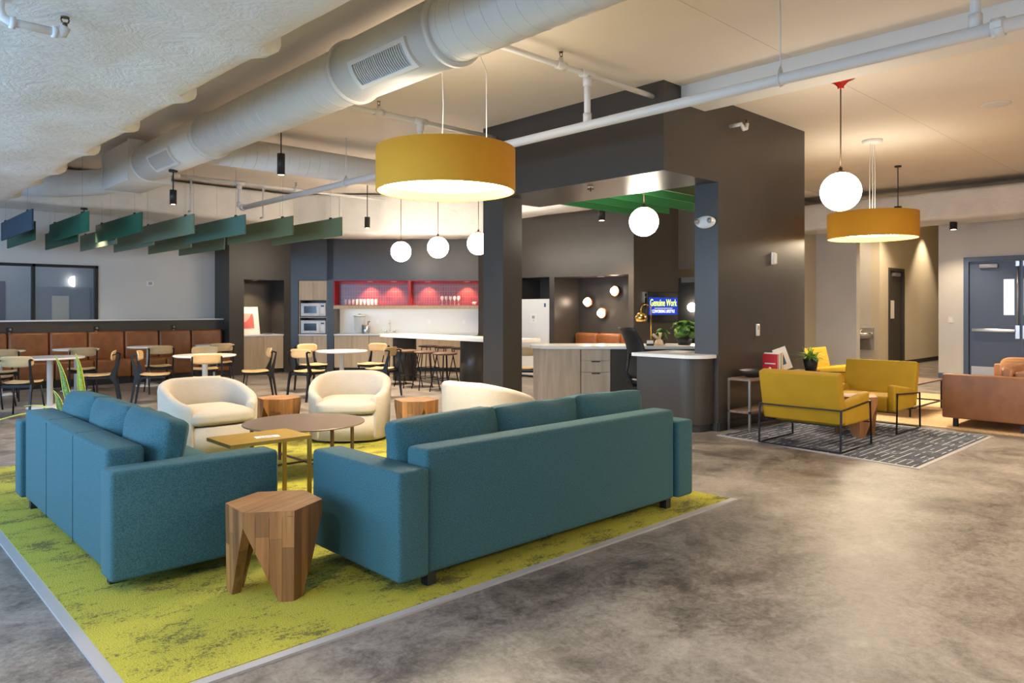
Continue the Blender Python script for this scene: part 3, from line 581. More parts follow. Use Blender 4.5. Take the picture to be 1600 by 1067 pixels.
# ================================================================== lounge
t = thing('rug', 'lime green mottled carpet under the teal sofas', 'rug', (.8, 2.85, 0))
obj("pile", B(.05, 4.2, .05, 5.15, 0, .014), 'green_carpet', t)
for nm, a_ in (('a', (0, 4.24, 0, .05)), ('b', (0, .05, .05, 5.15))): obj('edge_strip', B(*a_, 0, .011), 'edge_strip', t, label='grey transition strip along the carpet edge')
def sofa(label, loc, rz, L, seams=True):
    t = thing('sofa', label, 'sofa', loc, rz, 'teal sofas'); D = .88; aw = .19
    for x0 in (0, L - aw): obj('arm', B(x0, x0 + aw, 0, D, .085, .637, bev=.022, seg=3), 'teal', t)
    bk = obj('backrest', B(aw + .004, L - aw - .004, .03, .22, .08, .722, bev=.028, seg=3), 'teal', t)
    w3 = (L - 2 * aw) / 3
    for k in (1, 2) if seams else (): obj('seam', G().tube([(aw + k * w3, .029, .09), (aw + k * w3, .029, .70), (aw + k * w3, .05, .722), (aw + k * w3, .2, .722)], .0025, 6), 'teal', bk)
    obj('seat_base', B(aw, L - aw, .2, D - .02, .1, .31, bev=.015), 'teal', t)
    for k in range(3):
        cx = aw + w3 * (k + .5)
        obj('seat_cushion', G().pillow((cx, .56, .39), (w3 + .005, .66, .19), 9, .12, 9), 'teal', t)
        g = G().pillow((0, 0, 0), (w3 + .015, .27, .45), 14, .62, 14, axis=1, rough=.035, seed=k * 3 + L, pw=2.4)
        g.xf(Matrix.Translation((cx, .335 + .01 * k, .622)) @ Matrix.Rotation(R(-9), 4, 'X') @ Matrix.Rotation(R((k - 1) * 1.5), 4, 'Y'))
        c = obj('back_cushion', g, 'teal', t)
    for x in (.24, L - .24):
        for y in (.08, D - .1): obj('leg', B(x - .028, x + .028, y - .028, y + .028, .014, .1), 'black', t)
    return t
sofa('teal sofa seen from behind in the middle', (2.07, 3.0, 0), 0, 2.6, False)
sofa('teal sofa at left with its back to the window side', (1.04, 6.44, 0), R(-90), 2.45)

def wood_stool():
    t = thing('wood_stool', 'near faceted teak stool between the two teal sofas', 'stool', (0, 0, 0), 0, 'faceted teak stools')
    H = .445; hexv = []
    for k, (r, a_) in enumerate(((.242, 0), (.238, 60), (.242, 121), (.238, 180), (.242, 241), (.238, 300))): hexv.append(Vector((r * math.cos(R(a_)), r * math.sin(R(a_)), 0)))
    def lean(p, z): k = 1 - .03 * (1 - z / H); return (p.x * k, p.y * k, z)
    legs = (0, 2, 4); zap = .37
    for L_ in legs:
        for gp in ((L_ + 1) % 6, (L_ - 1) % 6):
            A, Bp = hexv[L_], hexv[gp]; Wd = (Bp - A).length; u = (Bp - A) / Wd; foot = .075
            def zb(s): return 0 if s <= foot else zap * ((s - foot) / (Wd - foot))
            cuts = [0]; 
            n = max(2, round(Wd / .055)); cuts = [Wd * i / n + (rnd.uniform(-.008, .008) if 0 < i < n else 0) for i in range(n + 1)]
            if foot not in cuts: pass
            inn = -(A + Bp).normalized()
            for i in range(n):
                s0, s1 = cuts[i] + .0008, cuts[i + 1] - .0008
                splits = [None]
                zsp = rnd.uniform(.2, .34) if rnd.random() < .55 else None
                segs = [(None, zsp), (zsp, None)] if zsp else [(None, None)]
                for lo, hi in segs:
                    b0, b1 = zb(s0), zb(s1)
                    if hi is not None and max(b0, b1) > hi - .02: continue
                    bot = [(s0, b0)] + ([(foot, 0)] if s0 < foot < s1 else []) + [(s1, b1)] if lo is None or max(b0, b1) > lo - .02 else [(s0, lo + .001), (s1, lo + .001)]
                    top = H if hi is None else hi
                    poly = bot + [(s1, top), (s0, top)]
                    proud = rnd.uniform(0, .0012); g = G(); m_ = len(poly); vs = []
                    for dd in (-proud, .045):
                        for s_, z in poly:
                            P_ = A + u * s_ + inn * dd; vs.append(lean(P_, z))
                    g.add(vs, [tuple(range(m_)), tuple(range(m_, 2 * m_))[::-1]] + [(j, (j + 1) % m_, m_ + (j + 1) % m_, m_ + j) for j in range(m_)])
                    obj('stave', g, 'teak', t)
        A = hexv[L_]; c = A * .97; q0 = (hexv[(L_ + 1) % 6] - A).normalized() * .05; q1 = (hexv[(L_ - 1) % 6] - A).normalized() * .05; i_ = -A.normalized() * .05
        w0 = (hexv[(L_ + 1) % 6] - A) * .9; w1 = (hexv[(L_ - 1) % 6] - A) * .9
        pb = [lean(x, 0.001) for x in (c, c + q0, c + q0 * .6 + i_, c + q1 * .6 + i_, c + q1)]; pt = [lean(x, H - .05) for x in (c, c + w0, c * .2, c * .2 + w1 * .02, c + w1)]
        g = G().add([Vector(x) for x in pb + pt], [(0, 1, 2, 3, 4), (9, 8, 7, 6, 5)] + [(j, (j + 1) % 5, 5 + (j + 1) % 5, 5 + j) for j in range(5)]); obj('leg_core', g, 'teak', t)
    # end-grain wedges of the top
    n = 12; out = []
    per = [hexv[i] + (hexv[(i + 1) % 6] - hexv[i]) * f for i in range(6) for f in (0, .5)]
    cc = Vector((.03, -.02, 0))
    for i in range(n):
        a_, b_ = per[i] * .999, per[(i + 1) % n] * .999; z = H + rnd.uniform(.0, .0015)
        g = G().add([(cc.x, cc.y, H - .03), (a_.x, a_.y, H - .03), (b_.x, b_.y, H - .03), (cc.x, cc.y, z), (a_.x, a_.y, z), (b_.x, b_.y, z)], [(0, 2, 1), (3, 4, 5), (0, 1, 4, 3), (1, 2, 5, 4), (2, 0, 3, 5)])
        obj('top_wedge', g, 'teak_top', t)
    return t
st = wood_stool(); st.location = (1.70, 3.58, .014); st.rotation_euler = (0, 0, R(26))
dup(st, (3.72, 7.72, .014), R(20), 'faceted teak stool between the two facing cream armchairs')
dup(st, (4.72, 6.52, .014), R(75), 'faceted teak stool left of the cream armchair seen from behind')
dup(st, (8.6, 3.38, .012), R(-30), 'faceted teak stool between the mustard armchairs on the grey rug')

def armchair():
    t = thing('barrel_armchair', 'leftmost cream barrel armchair beside the left teal sofa', 'armchair', (0, 0, 0), 0, 'cream barrel armchairs')
    g = G(); N = 44; vs = []; fs = []; A = 138; prof_n = 0
    def rad(a_): # softly squared plan
        c, s_ = abs(math.cos(R(a_))), abs(math.sin(R(a_))); return 1 / ((c ** 2.6 + s_ ** 2.6) ** (1 / 2.6))
    for i in range(N + 1):
        a_ = -A + 2 * A * i / N; f = abs(a_) / A; top = .715 - .22 * max(0, (f - .2) / .8) ** 1.3
        th = .088; ro = .435 * rad(a_); flare = .0
        sec = [(ro - .025, .025), (ro - .008, .05), (ro + .004, .3), (ro + .012, top - .05), (ro + .006, top - .018), (ro - .015, top - .002), (ro - th * .5, top), (ro - th + .02, top - .012), (ro - th - .004, top - .045), (ro - th - .012, .36), (ro - th - .01, .25)]
        prof_n = len(sec)
        for r, z in sec: vs.append((r * math.sin(R(a_)), -r * math.cos(R(a_)), z))
    K = prof_n
    for i in range(N):
        for j in range(K - 1): fs.append((i * K + j, i * K + j + 1, (i + 1) * K + j + 1, (i + 1) * K + j))
    g.add(vs, fs, True); 
    for i in (0, N):     # rounded arm fronts
        c = Vector((0, 0, 0))
        sec = [Vector(vs[i * K + j]) for j in range(K)]; an = (-A if i == 0 else A); d = Vector((math.cos(R(an)), math.sin(R(an)), 0)) * (-1 if i == 0 else 1)
        m_ = sum(sec, Vector()) / K; ins = [m_ + (p - m_) * .9 + d * .02 for p in sec]
        o = len(g.v); g.add(sec + ins, [(j, j + 1, K + j + 1, K + j) for j in range(K - 1)] + [(K - 1, 0, K, 2 * K - 1)] + [tuple(range(K, 2 * K))], True)
    obj('shell', g, 'cream', t)
    pts = [(.42 * rad(a_) * math.sin(R(a_)), -.42 * rad(a_) * math.cos(R(a_))) for a_ in range(0, 360, 8)]
    obj('seat_base', G().prism(pts, .028, .29, True), 'cream', t)
    g = G().pillow((0, .065, .372), (.70, .76, .19), 4.2, .3, 11); obj('seat_cushion', g, 'cream', t)
    obj('plinth', G().lathe([(.36, 0), (.36, .03)], 32), 'black', t)
    return t
ac = armchair(); ac.location = (2.86, 7.52, .014); ac.rotation_euler = (0, 0, R(180 + 28))
ac.rotation_euler = (0, 0, R(-178))
dup(ac, (4.3, 7.18, .014), R(142), 'cream barrel armchair facing the camera beyond the round coffee table')
dup(ac, (4.98, 5.62, .014), R(-82), 'cream barrel armchair seen from behind above the middle sofa')

t = thing('coffee_table', 'round bronze coffee table with thin legs between the armchairs', 'table', (3.17, 6.08, .014))
obj('top', G().lathe([(.53, .405), (.535, .41), (.53, .418)], 56), 'bronze_top', t)
for k in range(4):
    an = R(45 + 90 * k - 45); x, y = .49 * math.cos(an), .49 * math.sin(an); obj('leg', B(x - .012, x + .012, y - .012, y + .012, 0, .406), 'bronze', t)
obj('stretcher', G().tube([(.49, 0, .06), (-.49, 0, .06)], .012, 4).tube([(0, .49, .06), (0, -.49, .06)], .012, 4), 'bronze', t)
t = thing('side_table', 'gold C shaped side table over the left sofa arm', 'table', (1.79, 4.36, .014))
obj('top', B(0, .535, 0, .375, .59, .612), 'gold', t)
for y in (.0, .353): obj('leg', B(.513, .535, y, y + .022, .02, .59), 'gold', t)
obj('foot_frame', G().box(.03, .535, 0, .022, 0, .02).box(.03, .535, .353, .375, 0, .02).box(.513, .535, .022, .353, 0, .02), 'gold', t)
t = thing('table_card', 'small white printed card on the gold side table', 'card', (2.0, 4.47, .627), R(-12))
obj('sheet', B(0, .15, 0, .075, 0, .002), 'paper', t)
obj('print', G().box(.03, .045, .03, .045, .002, .0025).box(.055, .12, .028, .044, .002, .0025).box(.03, .12, .014, .02, .002, .0025), 'book_grey', t)
# plants behind the left sofa
def blade(g, base, h, w_, lean, az, twist=0, seg=14, tip=.2, arch=0, fa=None):
    c, s_ = math.cos(R(az)), math.sin(R(az)); L = []; Rr = []; th = []
    for i in range(seg + 1):
        f = i / seg; ww = w_ * (.55 + .45 * math.sin(math.pi * min(1, f * 1.15 + .12))) * (1 - max(0, (f - .62) / .38) ** 2); ww = max(ww, .001)
        off = lean * f ** 1.6 + math.sin(f * 7 + az) * .012; zz = h * f - arch * f * f
        tw = R((az + 90 if fa is None else fa) + twist * f); px, py = base[0] + c * off, base[1] + s_ * off
        L.append(Vector((px - math.cos(tw) * ww / 2, py - math.sin(tw) * ww / 2, base[2] + zz))); Rr.append(Vector((px + math.cos(tw) * ww / 2, py + math.sin(tw) * ww / 2, base[2] + zz))); th.append(Vector((math.sin(tw), -math.cos(tw), 0)) * .004)
    vs = []
    for l, r, n_ in zip(L, Rr, th): m_ = (l + r) / 2 + n_ * 2; vs += [l, m_, r, (l + r) / 2 - n_]
    fs = []
    for i in range(seg):
        for j in range(4): fs.append((i * 4 + j, i * 4 + (j + 1) % 4, i * 4 + 4 + (j + 1) % 4, i * 4 + 4 + j))
    g.add(vs, fs, True); return L, Rr
def snake(label, loc, pot_r, pot_h, leaves, potm='pot_white'):
    t = thing('snake_plant', label, 'plant', loc)
    obj('pot', G().lathe([(pot_r * .75, 0), (pot_r, pot_h), (pot_r - .012, pot_h), (pot_r - .02, pot_h - .04), (.001, pot_h - .04)], 28), potm, t)
    for (bx, by, h, w_, le, az, tw, mt, ar) in leaves:
        g = G(); L, Rr = blade(g, (bx, by, pot_h - .05), h, w_, le, az, tw, arch=ar, fa=-43); lf = obj('leaf', g, mt, t)
        g = G().tube(L, .0035, 5).tube(Rr, .0035, 5); obj('leaf_margin', g, 'snake_edge', lf)
snake('tall yellow edged snake plant in a lilac pot behind the left sofa', (2.04, 8.32, 0), .13, .46, [(-.1, .02, .58, .075, .10, 137, 12, 'snake_yellow', 0)])
snake('darker snake plant with arching leaves left of the lilac pot', (1.74, 8.2, 0), .14, .4, [(.06, 0, .64, .065, .18, 137, 14, 'snake_green', 0), (.0, .04, .3, .07, .12, 137, 10, 'snake_green', 0), (-.06, 0, .40, .035, .34, 137, 10, 'snake_edge', .25), (-.08, -.08, .42, .032, .62, 150, 10, 'snake_edge', .42), (-.06, -.05, .36, .032, .66, 143, 10, 'snake_edge', .36)])
# ================================================================== dining area
for i in range(7):
    x0 = 1.81 + .6465 * i
    nm = ('leftmost', 'second', 'third', 'fourth', 'fifth', 'sixth', 'last')[i]
    t = thing('banquette_seat', '%s tan leather banquette seat counted from the left%s' % (nm, ', beside the blue wall' if i == 6 else ''), 'bench', (x0, 15.4, 0), 0, 'tan leather banquette seats'); W_ = .64
    obj('plinth', B(0, W_, .06, .64, 0, .13), 'black', t); obj('seat', B(.002, W_ - .002, .0, .62, .13, .47, bev=.035, seg=3), 'tan_leather', t)
    g = B(.002, W_ - .002, -.09, .09, 0, .56, bev=.045, seg=3); g.xf(Matrix.Translation((0, .52, .44)) @ Matrix.Rotation(R(-4), 4, 'X')); obj('backrest', g, 'tan_leather', t)
def table():
    t = thing('dining_table', '', 'table', (0, 0, 0), 0, 'round white cafe tables')
    obj('top', G().lathe([(.44, .71), (.455, .722), (.455, .73), (.448, .738)], 44), 'quartz', t); obj('pedestal', G().lathe([(.04, .02), (.04, .69), (.09, .70), (.2, .71)], 20), 'white_paint', t); obj('base', G().lathe([(.30, 0), (.30, .008), (.25, .018), (.04, .024)], 36), 'white_paint', t)
    return t
tb = table(); tb.location = (2.45, 12.5, 0); tb['label'] = 'round white cafe table behind the left sofa'
TB = [(2.19, 14.85, 'round white cafe table at the left picture edge by the banquette', .8), (3.28, 14.7, 'round white cafe table before the third banquette seat', .8), (4.48, 14.72, 'round white cafe table before the fifth banquette seat', .8), (5.68, 14.6, 'round white cafe table before the last banquette seat', .8), (4.3, 11.44, 'large round white cafe table with four chairs behind the left armchair', 1.0), (6.42, 11.0, 'round white cafe table in front of the microwaves', .95)]
for x, y, lb, s in TB:
    d = dup(tb, (x, y, 0), 0, lb)
    d.scale = (s, s, 1)
def chair():
    t = thing('dining_chair', '', 'chair', (0, 0, 0), 0, 'plywood and black metal cafe chairs')
    # faces +y
    g = G(); nx, ny = 10, 8; top = []
    for j in range(ny + 1):
        for i in range(nx + 1):
            u, v_ = i / nx * 2 - 1, j / ny * 2 - 1; wv = .205 * (1 - .10 * (v_ < 0) * abs(v_)); k = (abs(u) ** 5 + abs(v_) ** 5) ** .2
            q = 1 / max(1, k); top.append((u * q * wv, .01 + v_ * q * .2, .452 + .012 * u * u + (.012 * v_ if v_ < 0 else -.01 * v_ ** 2) * -1))
    n = len(top); vs = top + [(x, y, z - .014) for x, y, z in top]; fs = []
    for j in range(ny):
        for i in range(nx):
            a_ = j * (nx + 1) + i; fs += [(a_, a_ + 1, a_ + nx + 2, a_ + nx + 1), (n + a_, n + a_ + nx + 1, n + a_ + nx + 2, n + a_ + 1)]
    rim = [i for i in range(nx + 1)] + [j * (nx + 1) + nx for j in range(1, ny + 1)] + [ny * (nx + 1) + i for i in range(nx - 1, -1, -1)] + [j * (nx + 1) for j in range(ny - 1, 0, -1)]
    for a_, b_ in zip(rim, rim[1:] + rim[:1]): fs.append((a_, n + a_, n + b_, b_))
    g.add(vs, fs, True); obj('seat', g, 'ply', t)
    g = G(); nx, nz = 14, 6; fr = []
    for j in range(nz + 1):
        for i in range(nx + 1):
            u, v_ = i / nx * 2 - 1, j / nz * 2 - 1; k = (abs(u) ** 4 + abs(v_) ** 4) ** .25; q = 1 / max(1, k)
            x, z = u * q * .205, .745 + v_ * q * .075; fr.append((x, -.225 + .9 * x * x - .12 * (z - .745), z))
    n = len(fr); vs = fr + [(x, y + .013, z) for x, y, z in fr]; fs = []
    for j in range(nz):
        for i in range(nx): a_ = j * (nx + 1) + i; fs += [(a_, a_ + 1, a_ + nx + 2, a_ + nx + 1), (n + a_, n + a_ + nx + 1, n + a_ + nx + 2, n + a_ + 1)]
    rim = [i for i in range(nx + 1)] + [j * (nx + 1) + nx for j in range(1, nz + 1)] + [nz * (nx + 1) + i for i in range(nx - 1, -1, -1)] + [j * (nx + 1) for j in range(nz - 1, 0, -1)]
    for a_, b_ in zip(rim, rim[1:] + rim[:1]): fs.append((a_, n + a_, n + b_, b_))
    g.add(vs, fs, True); obj('backrest', g, 'ply', t)
    for s in (-1, 1):
        # rear leg: flat bar from the floor, swelling at the seat, up to the backrest and hooked forward
        pr = [(-.30, 0), (-.275, 0), (-.215, .34), (-.15, .43), (-.165, .47), (-.225, .60), (-.262, .745), (-.24, .76), (-.195, .752), (-.195, .768), (-.245, .782), (-.285, .765), (-.262, .60), (-.235, .44), (-.255, .34)]
        g = G(); x0, x1 = (s * .19 - .011, s * .19 + .011); m_ = len(pr)
        g.add([(x0, y, z) for y, z in pr] + [(x1, y, z) for y, z in pr], [tuple(range(m_)), tuple(range(m_, 2 * m_))[::-1]] + [(j, (j + 1) % m_, m_ + (j + 1) % m_, m_ + j) for j in range(m_)]); obj('rear_leg', g, 'black_metal', t)
        obj('front_leg', G().tube([(s * .16, .15, .435), (s * .2, .21, 0)], .011, 8), 'black_metal', t)
    obj('seat_frame', G().box(-.185, -.165, -.2, .17, .41, .436).box(.165, .185, -.2, .17, .41, .436).box(-.165, .165, .14, .16, .41, .436).box(-.19, .19, -.215, -.195, .40, .436), 'black_metal', t)
    return t
ch = chair()
def face(px, py, tx, ty): return math.atan2(-(tx - px), ty - py)
CH = [(1.98, 11.72, 2.45, 12.5, 'plywood cafe chair seen from behind at the far left'), (3.02, 12.2, 2.3, 12.45, 'plywood cafe chair behind the snake plant leaves'), (3.12, 13.6, 3.28, 14.7, 'plywood cafe chair half hidden behind the snake plants'),
      (2.08, 13.85, 2.19, 14.85, 'plywood cafe chair cut by the left edge, nearer the banquette'), (1.82, 12.9, 2.45, 12.5, 'plywood cafe chair mostly outside the left edge'), (4.25, 13.4, 4.45, 14.7, 'plywood cafe chair facing the fifth banquette seat'),
      (3.66, 11.75, 4.3, 11.44, 'plywood cafe chair in profile left of the large cafe table'), (4.0, 10.58, 4.3, 11.44, 'plywood cafe chair with its back to the left cream armchair'), (5.02, 11.22, 4.3, 11.44, 'plywood cafe chair in profile right of the large cafe table'),
      (4.62, 12.3, 4.3, 11.44, 'plywood cafe chair on the far side of the large cafe table'), (5.36, 13.5, 5.68, 14.6, 'plywood cafe chair before the last banquette seat'), (5.64, 10.68, 6.42, 11.0, 'plywood cafe chair left of the microwave side table, seen full length'),
      (6.34, 11.85, 6.42, 11.0, 'plywood cafe chair behind the table, in front of the microwaves'), (6.75, 10.32, 6.42, 11.0, 'plywood cafe chair nearest the middle cream armchair'), (7.2, 11.3, 6.42, 11.0, 'plywood cafe chair between the kitchen table and the bar stools'),
      (8.55, 8.72, 9.3, 9.3, 'plywood cafe chair glimpsed between column and reception counter')]
for i, (x, y, tx, ty, lb) in enumerate(CH):
    if i == 0: ch.location = (x, y, 0); ch.rotation_euler = (0, 0, face(x, y, tx, ty)); ch['label'] = lb
    else: dup(ch, (x, y, 0), face(x, y, tx, ty), lb)
def outlet(label, x):
    t = thing('wall_outlet', label, 'outlet', (x, 16.05, 1.03)); obj('plate', B(-.05, .05, -.012, 0, -.075, .075), 'black', t)
    for z in (-.035, .035): obj('socket', G().lathe([(.022, 0), (.026, .006), (.02, .02)], 14).xf(Matrix.Translation((.008 if z > 0 else -.004, -.012, z)) @ Matrix.Rotation(R(90), 4, 'X')), 'grey_steel', t)
for lb, x in (('black wall outlet at the left end of the half wall', 2.51), ('black wall outlet in the middle of the half wall', 3.93), ('black wall outlet at the right end of the half wall', 5.38)): outlet(lb, x)
t = thing('thermostat', 'small grey thermostat on the white wall', 'thermostat', (5.05, YW, 1.98)); obj('case', B(-.07, .07, -.03, 0, -.05, .05), 'plastic_white', t); obj('display', B(-.03, .04, -.034, -.03, -.03, .03), 'grey_metal', t)
# ================================================================== kitchen
def cabinet(label, loc, rz, W_, doors, H=.83, depth=.58, m_='oak', grp='oak base cabinets', drawers=0):
    t = thing('base_cabinet', label, 'cabinet', loc, rz, grp)
    obj('body', B(0, W_, .02, depth, .09, H), m_, t); obj('toe_kick', B(0, W_, .06, depth, 0, .09), 'black', t)
    w_ = W_ / doors
    for k in range(doors): obj('door', B(k * w_ + .003, (k + 1) * w_ - .003, 0, .02, .095, H - .012), m_, t)
    return t
cabinet('oak cabinet with two doors under the art print', (6.75, 15.72, 0), 0, .925, 2)
one('niche_counter', B(.004, .931, 0, .62, 0, .035), 'quartz', 'white counter slab in the art niche', 'counter', (6.745, 15.705, .83))
t = thing('art_print', 'framed pink and white abstract print leaning in the niche', 'picture', (6.76, 16.06, .866)); 
g = G().box(0, .5, 0, .02, 0, .62); M_ = Matrix.Rotation(R(-12), 4, 'X'); obj('mount', g.xf(M_), 'paper', t)
obj('frame', G().box(-.015, 0, -.006, .024, -.0, .62).box(.5, .515, -.006, .024, 0, .62).box(-.015, .515, -.006, .024, .62, .635).box(-.015, .515, -.006, .024, -.0, .0).xf(M_), 'plastic_white', t)
obj('print', G().box(.11, .39, -.004, 0, .14, .48).xf(M_), 'pale_pink', t)
obj('pink_shape', G().add([(x, y, z) for y in (-.008, -.004) for x, z in ((.11, .14), (.39, .14), (.39, .40), (.37, .47), (.33, .45), (.30, .38), (.22, .30), (.11, .26))], [tuple(range(8)), tuple(range(8, 16))[::-1]] + [(j, (j + 1) % 8, 8 + (j + 1) % 8, 8 + j) for j in range(8)]).xf(M_), 'pink_print', t)
t = thing('serving_tray', 'low dark tray on the niche counter', 'tray', (7.42, 15.95, .866)); obj('dish', G().lathe([(.09, 0), (.12, .02), (.11, .02), (.085, .006), (.001, .006)], 20), 'grey_steel', t)
# microwave tower (kitchen local frame)
def KT(name, label, cat, a_, d_, z, grp=None): return thing(name, label, cat, KW(a_, d_, z), KR, grp)
cabinet('oak base cabinet below the two microwaves', KW(-4.905, D0 + .01), KR, .65, 2)
one('microwave_counter', B(0, .655, 0, .6, 0, .03), 'quartz', 'white slab below the lower microwave', 'counter', KW(-4.908, D0 - .01, .83), KR)
t = KT('wall_cabinet', 'oak upper cabinet with two doors above the microwaves', 'cabinet', -4.905, D0 + .02, 1.64); wc = t
obj('body', B(0, .65, .02, .58, 0, .45), 'oak', t)
for k in range(2): obj('door', B(k * .325 + .003, (k + 1) * .325 - .003, 0, .02, .003, .447), 'oak', t)
for k in range(1): one('tower_shelf', B(0, .65, 0, .55, 0, .025), 'oak_grey', 'thin oak shelf between the two microwaves', 'shelf', KW(-4.905, D0 + .03, 1.235), KR)
for k in range(2): 
    obj('side_panel', B(k * .63, k * .63 + .02, .01, .5, -.776, -.406), 'oak_grey', wc); obj('side_panel', B(k * .63, k * .63 + .02, .01, .5, -.379, 0), 'oak_grey', wc)
def micro(label, z):
    t = KT('microwave', label, 'microwave', -4.87, D0 + .03, z, 'white microwaves'); W_ = .58; H = .315
    obj('case', B(0, W_, .02, .42, .012, H, bev=.008), 'microwave_white', t); d = obj('door', B(.005, .43, 0, .02, .018, H - .006, bev=.006), 'microwave_white', t)
    obj('window', B(.08, .37, -.004, 0, .08, H - .07), 'screen_black', d); obj('badge', G().lathe([(.008, 0), (.008, .003)], 12).xf(Matrix.Translation((.225, 0, .045)) @ Matrix.Rotation(R(90), 4, 'X')), 'grey_metal', d)
    c = obj('control_panel', B(.435, W_ - .005, 0, .02, .018, H - .006, bev=.006), 'microwave_white', t); obj('display', B(.47, .545, -.003, 0, H - .085, H - .05), 'blue_print', c)
    obj('keypad', B(.47, .545, -.002, 0, .07, .2), 'paper', c)
    for x in (.06, W_ - .06): obj('foot', B(x - .015, x + .015, .06, .36, 0, .012), 'black', t)
micro('upper white microwave in the oak tower', 1.26); micro('lower white microwave in the oak tower', .861)
# sink run
x = -4.09
for i, lb in enumerate(('oak base cabinet nearest the microwave tower', 'second oak base cabinet of the sink run', 'third oak base cabinet of the sink run', 'oak base cabinet at the right end of the sink run')):
    cabinet(lb, KW(x, D0 + .01), KR, .80, 2); x += .805
one('sink_counter', B(0, 3.3, 0, .61, 0, .035), 'quartz', 'white counter along the sink wall', 'counter', KW(-4.095, D0 - .01, .83), KR)
one('backsplash', B(0, 3.3, 0, .02, 0, .60), 'quartz', 'white slab backsplash behind the sink', 'panel', KW(-4.1, D0 + .6, .866), KR)
t = KT('red_shelf', 'red open kitchen shelf with tiled back and oak edge', 'shelf', -4.1, D0, 1.49)
obj('tile_back', B(.02, 3.6, .33, .36, .045, .585), 'red_tile', t); obj('oak_edge', B(0, 3.6, .0, .36, -.02, .025), 'oak', t); obj('oak_lip', B(0, 3.6, -.004, .016, -.05, .028), 'oak', t); obj('base_board', B(0, 3.6, .02, .36, .025, .045), 'red_paint', t)
obj('top_rail', B(0, 3.6, .03, .36, .59, .605), 'red_paint', t); obj('back_band', B(.02, 3.6, .30, .33, .53, .59), 'red_paint', t); obj('side', B(0, .02, .01, .36, .045, .6), 'red_paint', t)
for x in (1.70, 3.37): obj('divider', B(x, x + .07, .02, .30, .045, .59), 'red_paint', t)
obj('led_strip', B(.1, 3.2, .20, .22, -.03, -.02), 'led', t); obj('fascia', B(.0, 3.6, .36, .6, -.02, .0), 'quartz', t)
def glass(name, label, a_, d_, z, prof, grp, cat='glass'):
    return one(name, G().lathe(prof, 16), 'glass', label, cat, KW(a_, d_, z), KR, grp)
tp = [(.03, 0), (.036, .13), (.033, .13), (.028, .008), (.001, .008)]
first = None
for i in range(9):
    lb = '%s tumbler counted from the left on the red shelf' % ('first', 'second', 'third', 'fourth', 'fifth', 'sixth', 'seventh', 'eighth', 'ninth')[i]
    if first is None: first = glass('tumbler', lb, -3.86, D0 + .16, 1.535, tp, 'row of tumblers on the red shelf')
    else: c = first.copy(); COL.objects.link(c); c.location = KW(-3.86 + .088 * i, D0 + .16, 1.535); c['label'] = lb
wp = [(.035, 0), (.035, .004), (.005, .01), (.005, .09), (.03, .12), (.04, .15), (.033, .20), (.031, .20), (.037, .15), (.027, .122), (.001, .10)]
first = None
for i in range(5):
    lb = '%s wine glass counted from the left on the red shelf' % ('first', 'second', 'third', 'fourth', 'fifth')[i]
    if first is None: first = glass('wine_glass', lb, -1.62, D0 + .16, 1.535, wp, 'row of wine glasses on the red shelf')
    else: c = first.copy(); COL.objects.link(c); c.location = KW(-1.62 + .095 * i, D0 + .16, 1.535); c['label'] = lb
t = KT('coffee_cup', 'white cup at the right end of the red shelf', 'cup', -.86, D0 + .16, 1.535); obj('bowl', G().lathe([(.025, 0), (.045, .07), (.04, .07), (.022, .008), (.001, .008)], 18), 'plastic_white', t); obj('handle', G().tube([(-.04, 0, .06), (-.065, 0, .05), (-.06, 0, .02), (-.035, 0, .02)], .006, 6), 'plastic_white', t)
t = KT('drink_dispenser', 'clear glass drink dispenser with metal lid', 'dispenser', -3.57, D0 + .3, .866)
obj('jar', G().lathe([(.10, .0), (.12, .12), (.13, .40), (.125, .40), (.11, .02), (.001, .02)], 24), 'glass', t); obj('lid', G().lathe([(.14, .40), (.145, .42), (.04, .435), (.02, .46), (.001, .47)], 24), 'steel', t)
t = KT('canister', 'steel canister beside the drink dispenser', 'canister', -3.38, D0 + .16, .866); obj('body', G().lathe([(.095, 0), (.10, .01), (.10, .20), (.09, .205), (.001, .205)], 28), 'steel', t); obj('pump', G().tube([(.04, 0, .2), (.04, 0, .27), (.06, 0, .285), (.085, 0, .27)], .01, 8), 'black', t)
t = KT('sink_faucet', 'chrome bridge faucet with two lever handles', 'faucet', -2.87, D0 + .42, .866)
obj('spout', G().tube([(0, 0, 0), (0, 0, .24), (-.0, -.03, .29), (0, -.09, .30), (0, -.13, .26), (0, -.135, .2)], .016, 10), 'chrome', t); obj('bridge', G().tube([(-.11, 0, .05), (.11, 0, .05)], .013, 8), 'chrome', t)
for s in (-1, 1): obj('handle', G().tube([(s * .11, 0, 0), (s * .11, 0, .07)], .016, 10).tube([(s * .11, 0, .07), (s * .2, -.02, .105)], .008, 8), 'chrome', t)
for i, (a_, nm) in enumerate(((-3.2, 'left'), (-1.97, 'middle'), (-1.15, 'right'))):
    t = KT('backsplash_outlet', '%s white outlet on the kitchen backsplash' % nm, 'outlet', a_, D0 + .6, 1.14); obj('plate', B(-.04, .04, -.006, 0, -.06, .06), 'plastic_white', t); obj('socket', B(-.018, .018, -.009, -.006, -.04, .04), 'paper', t)
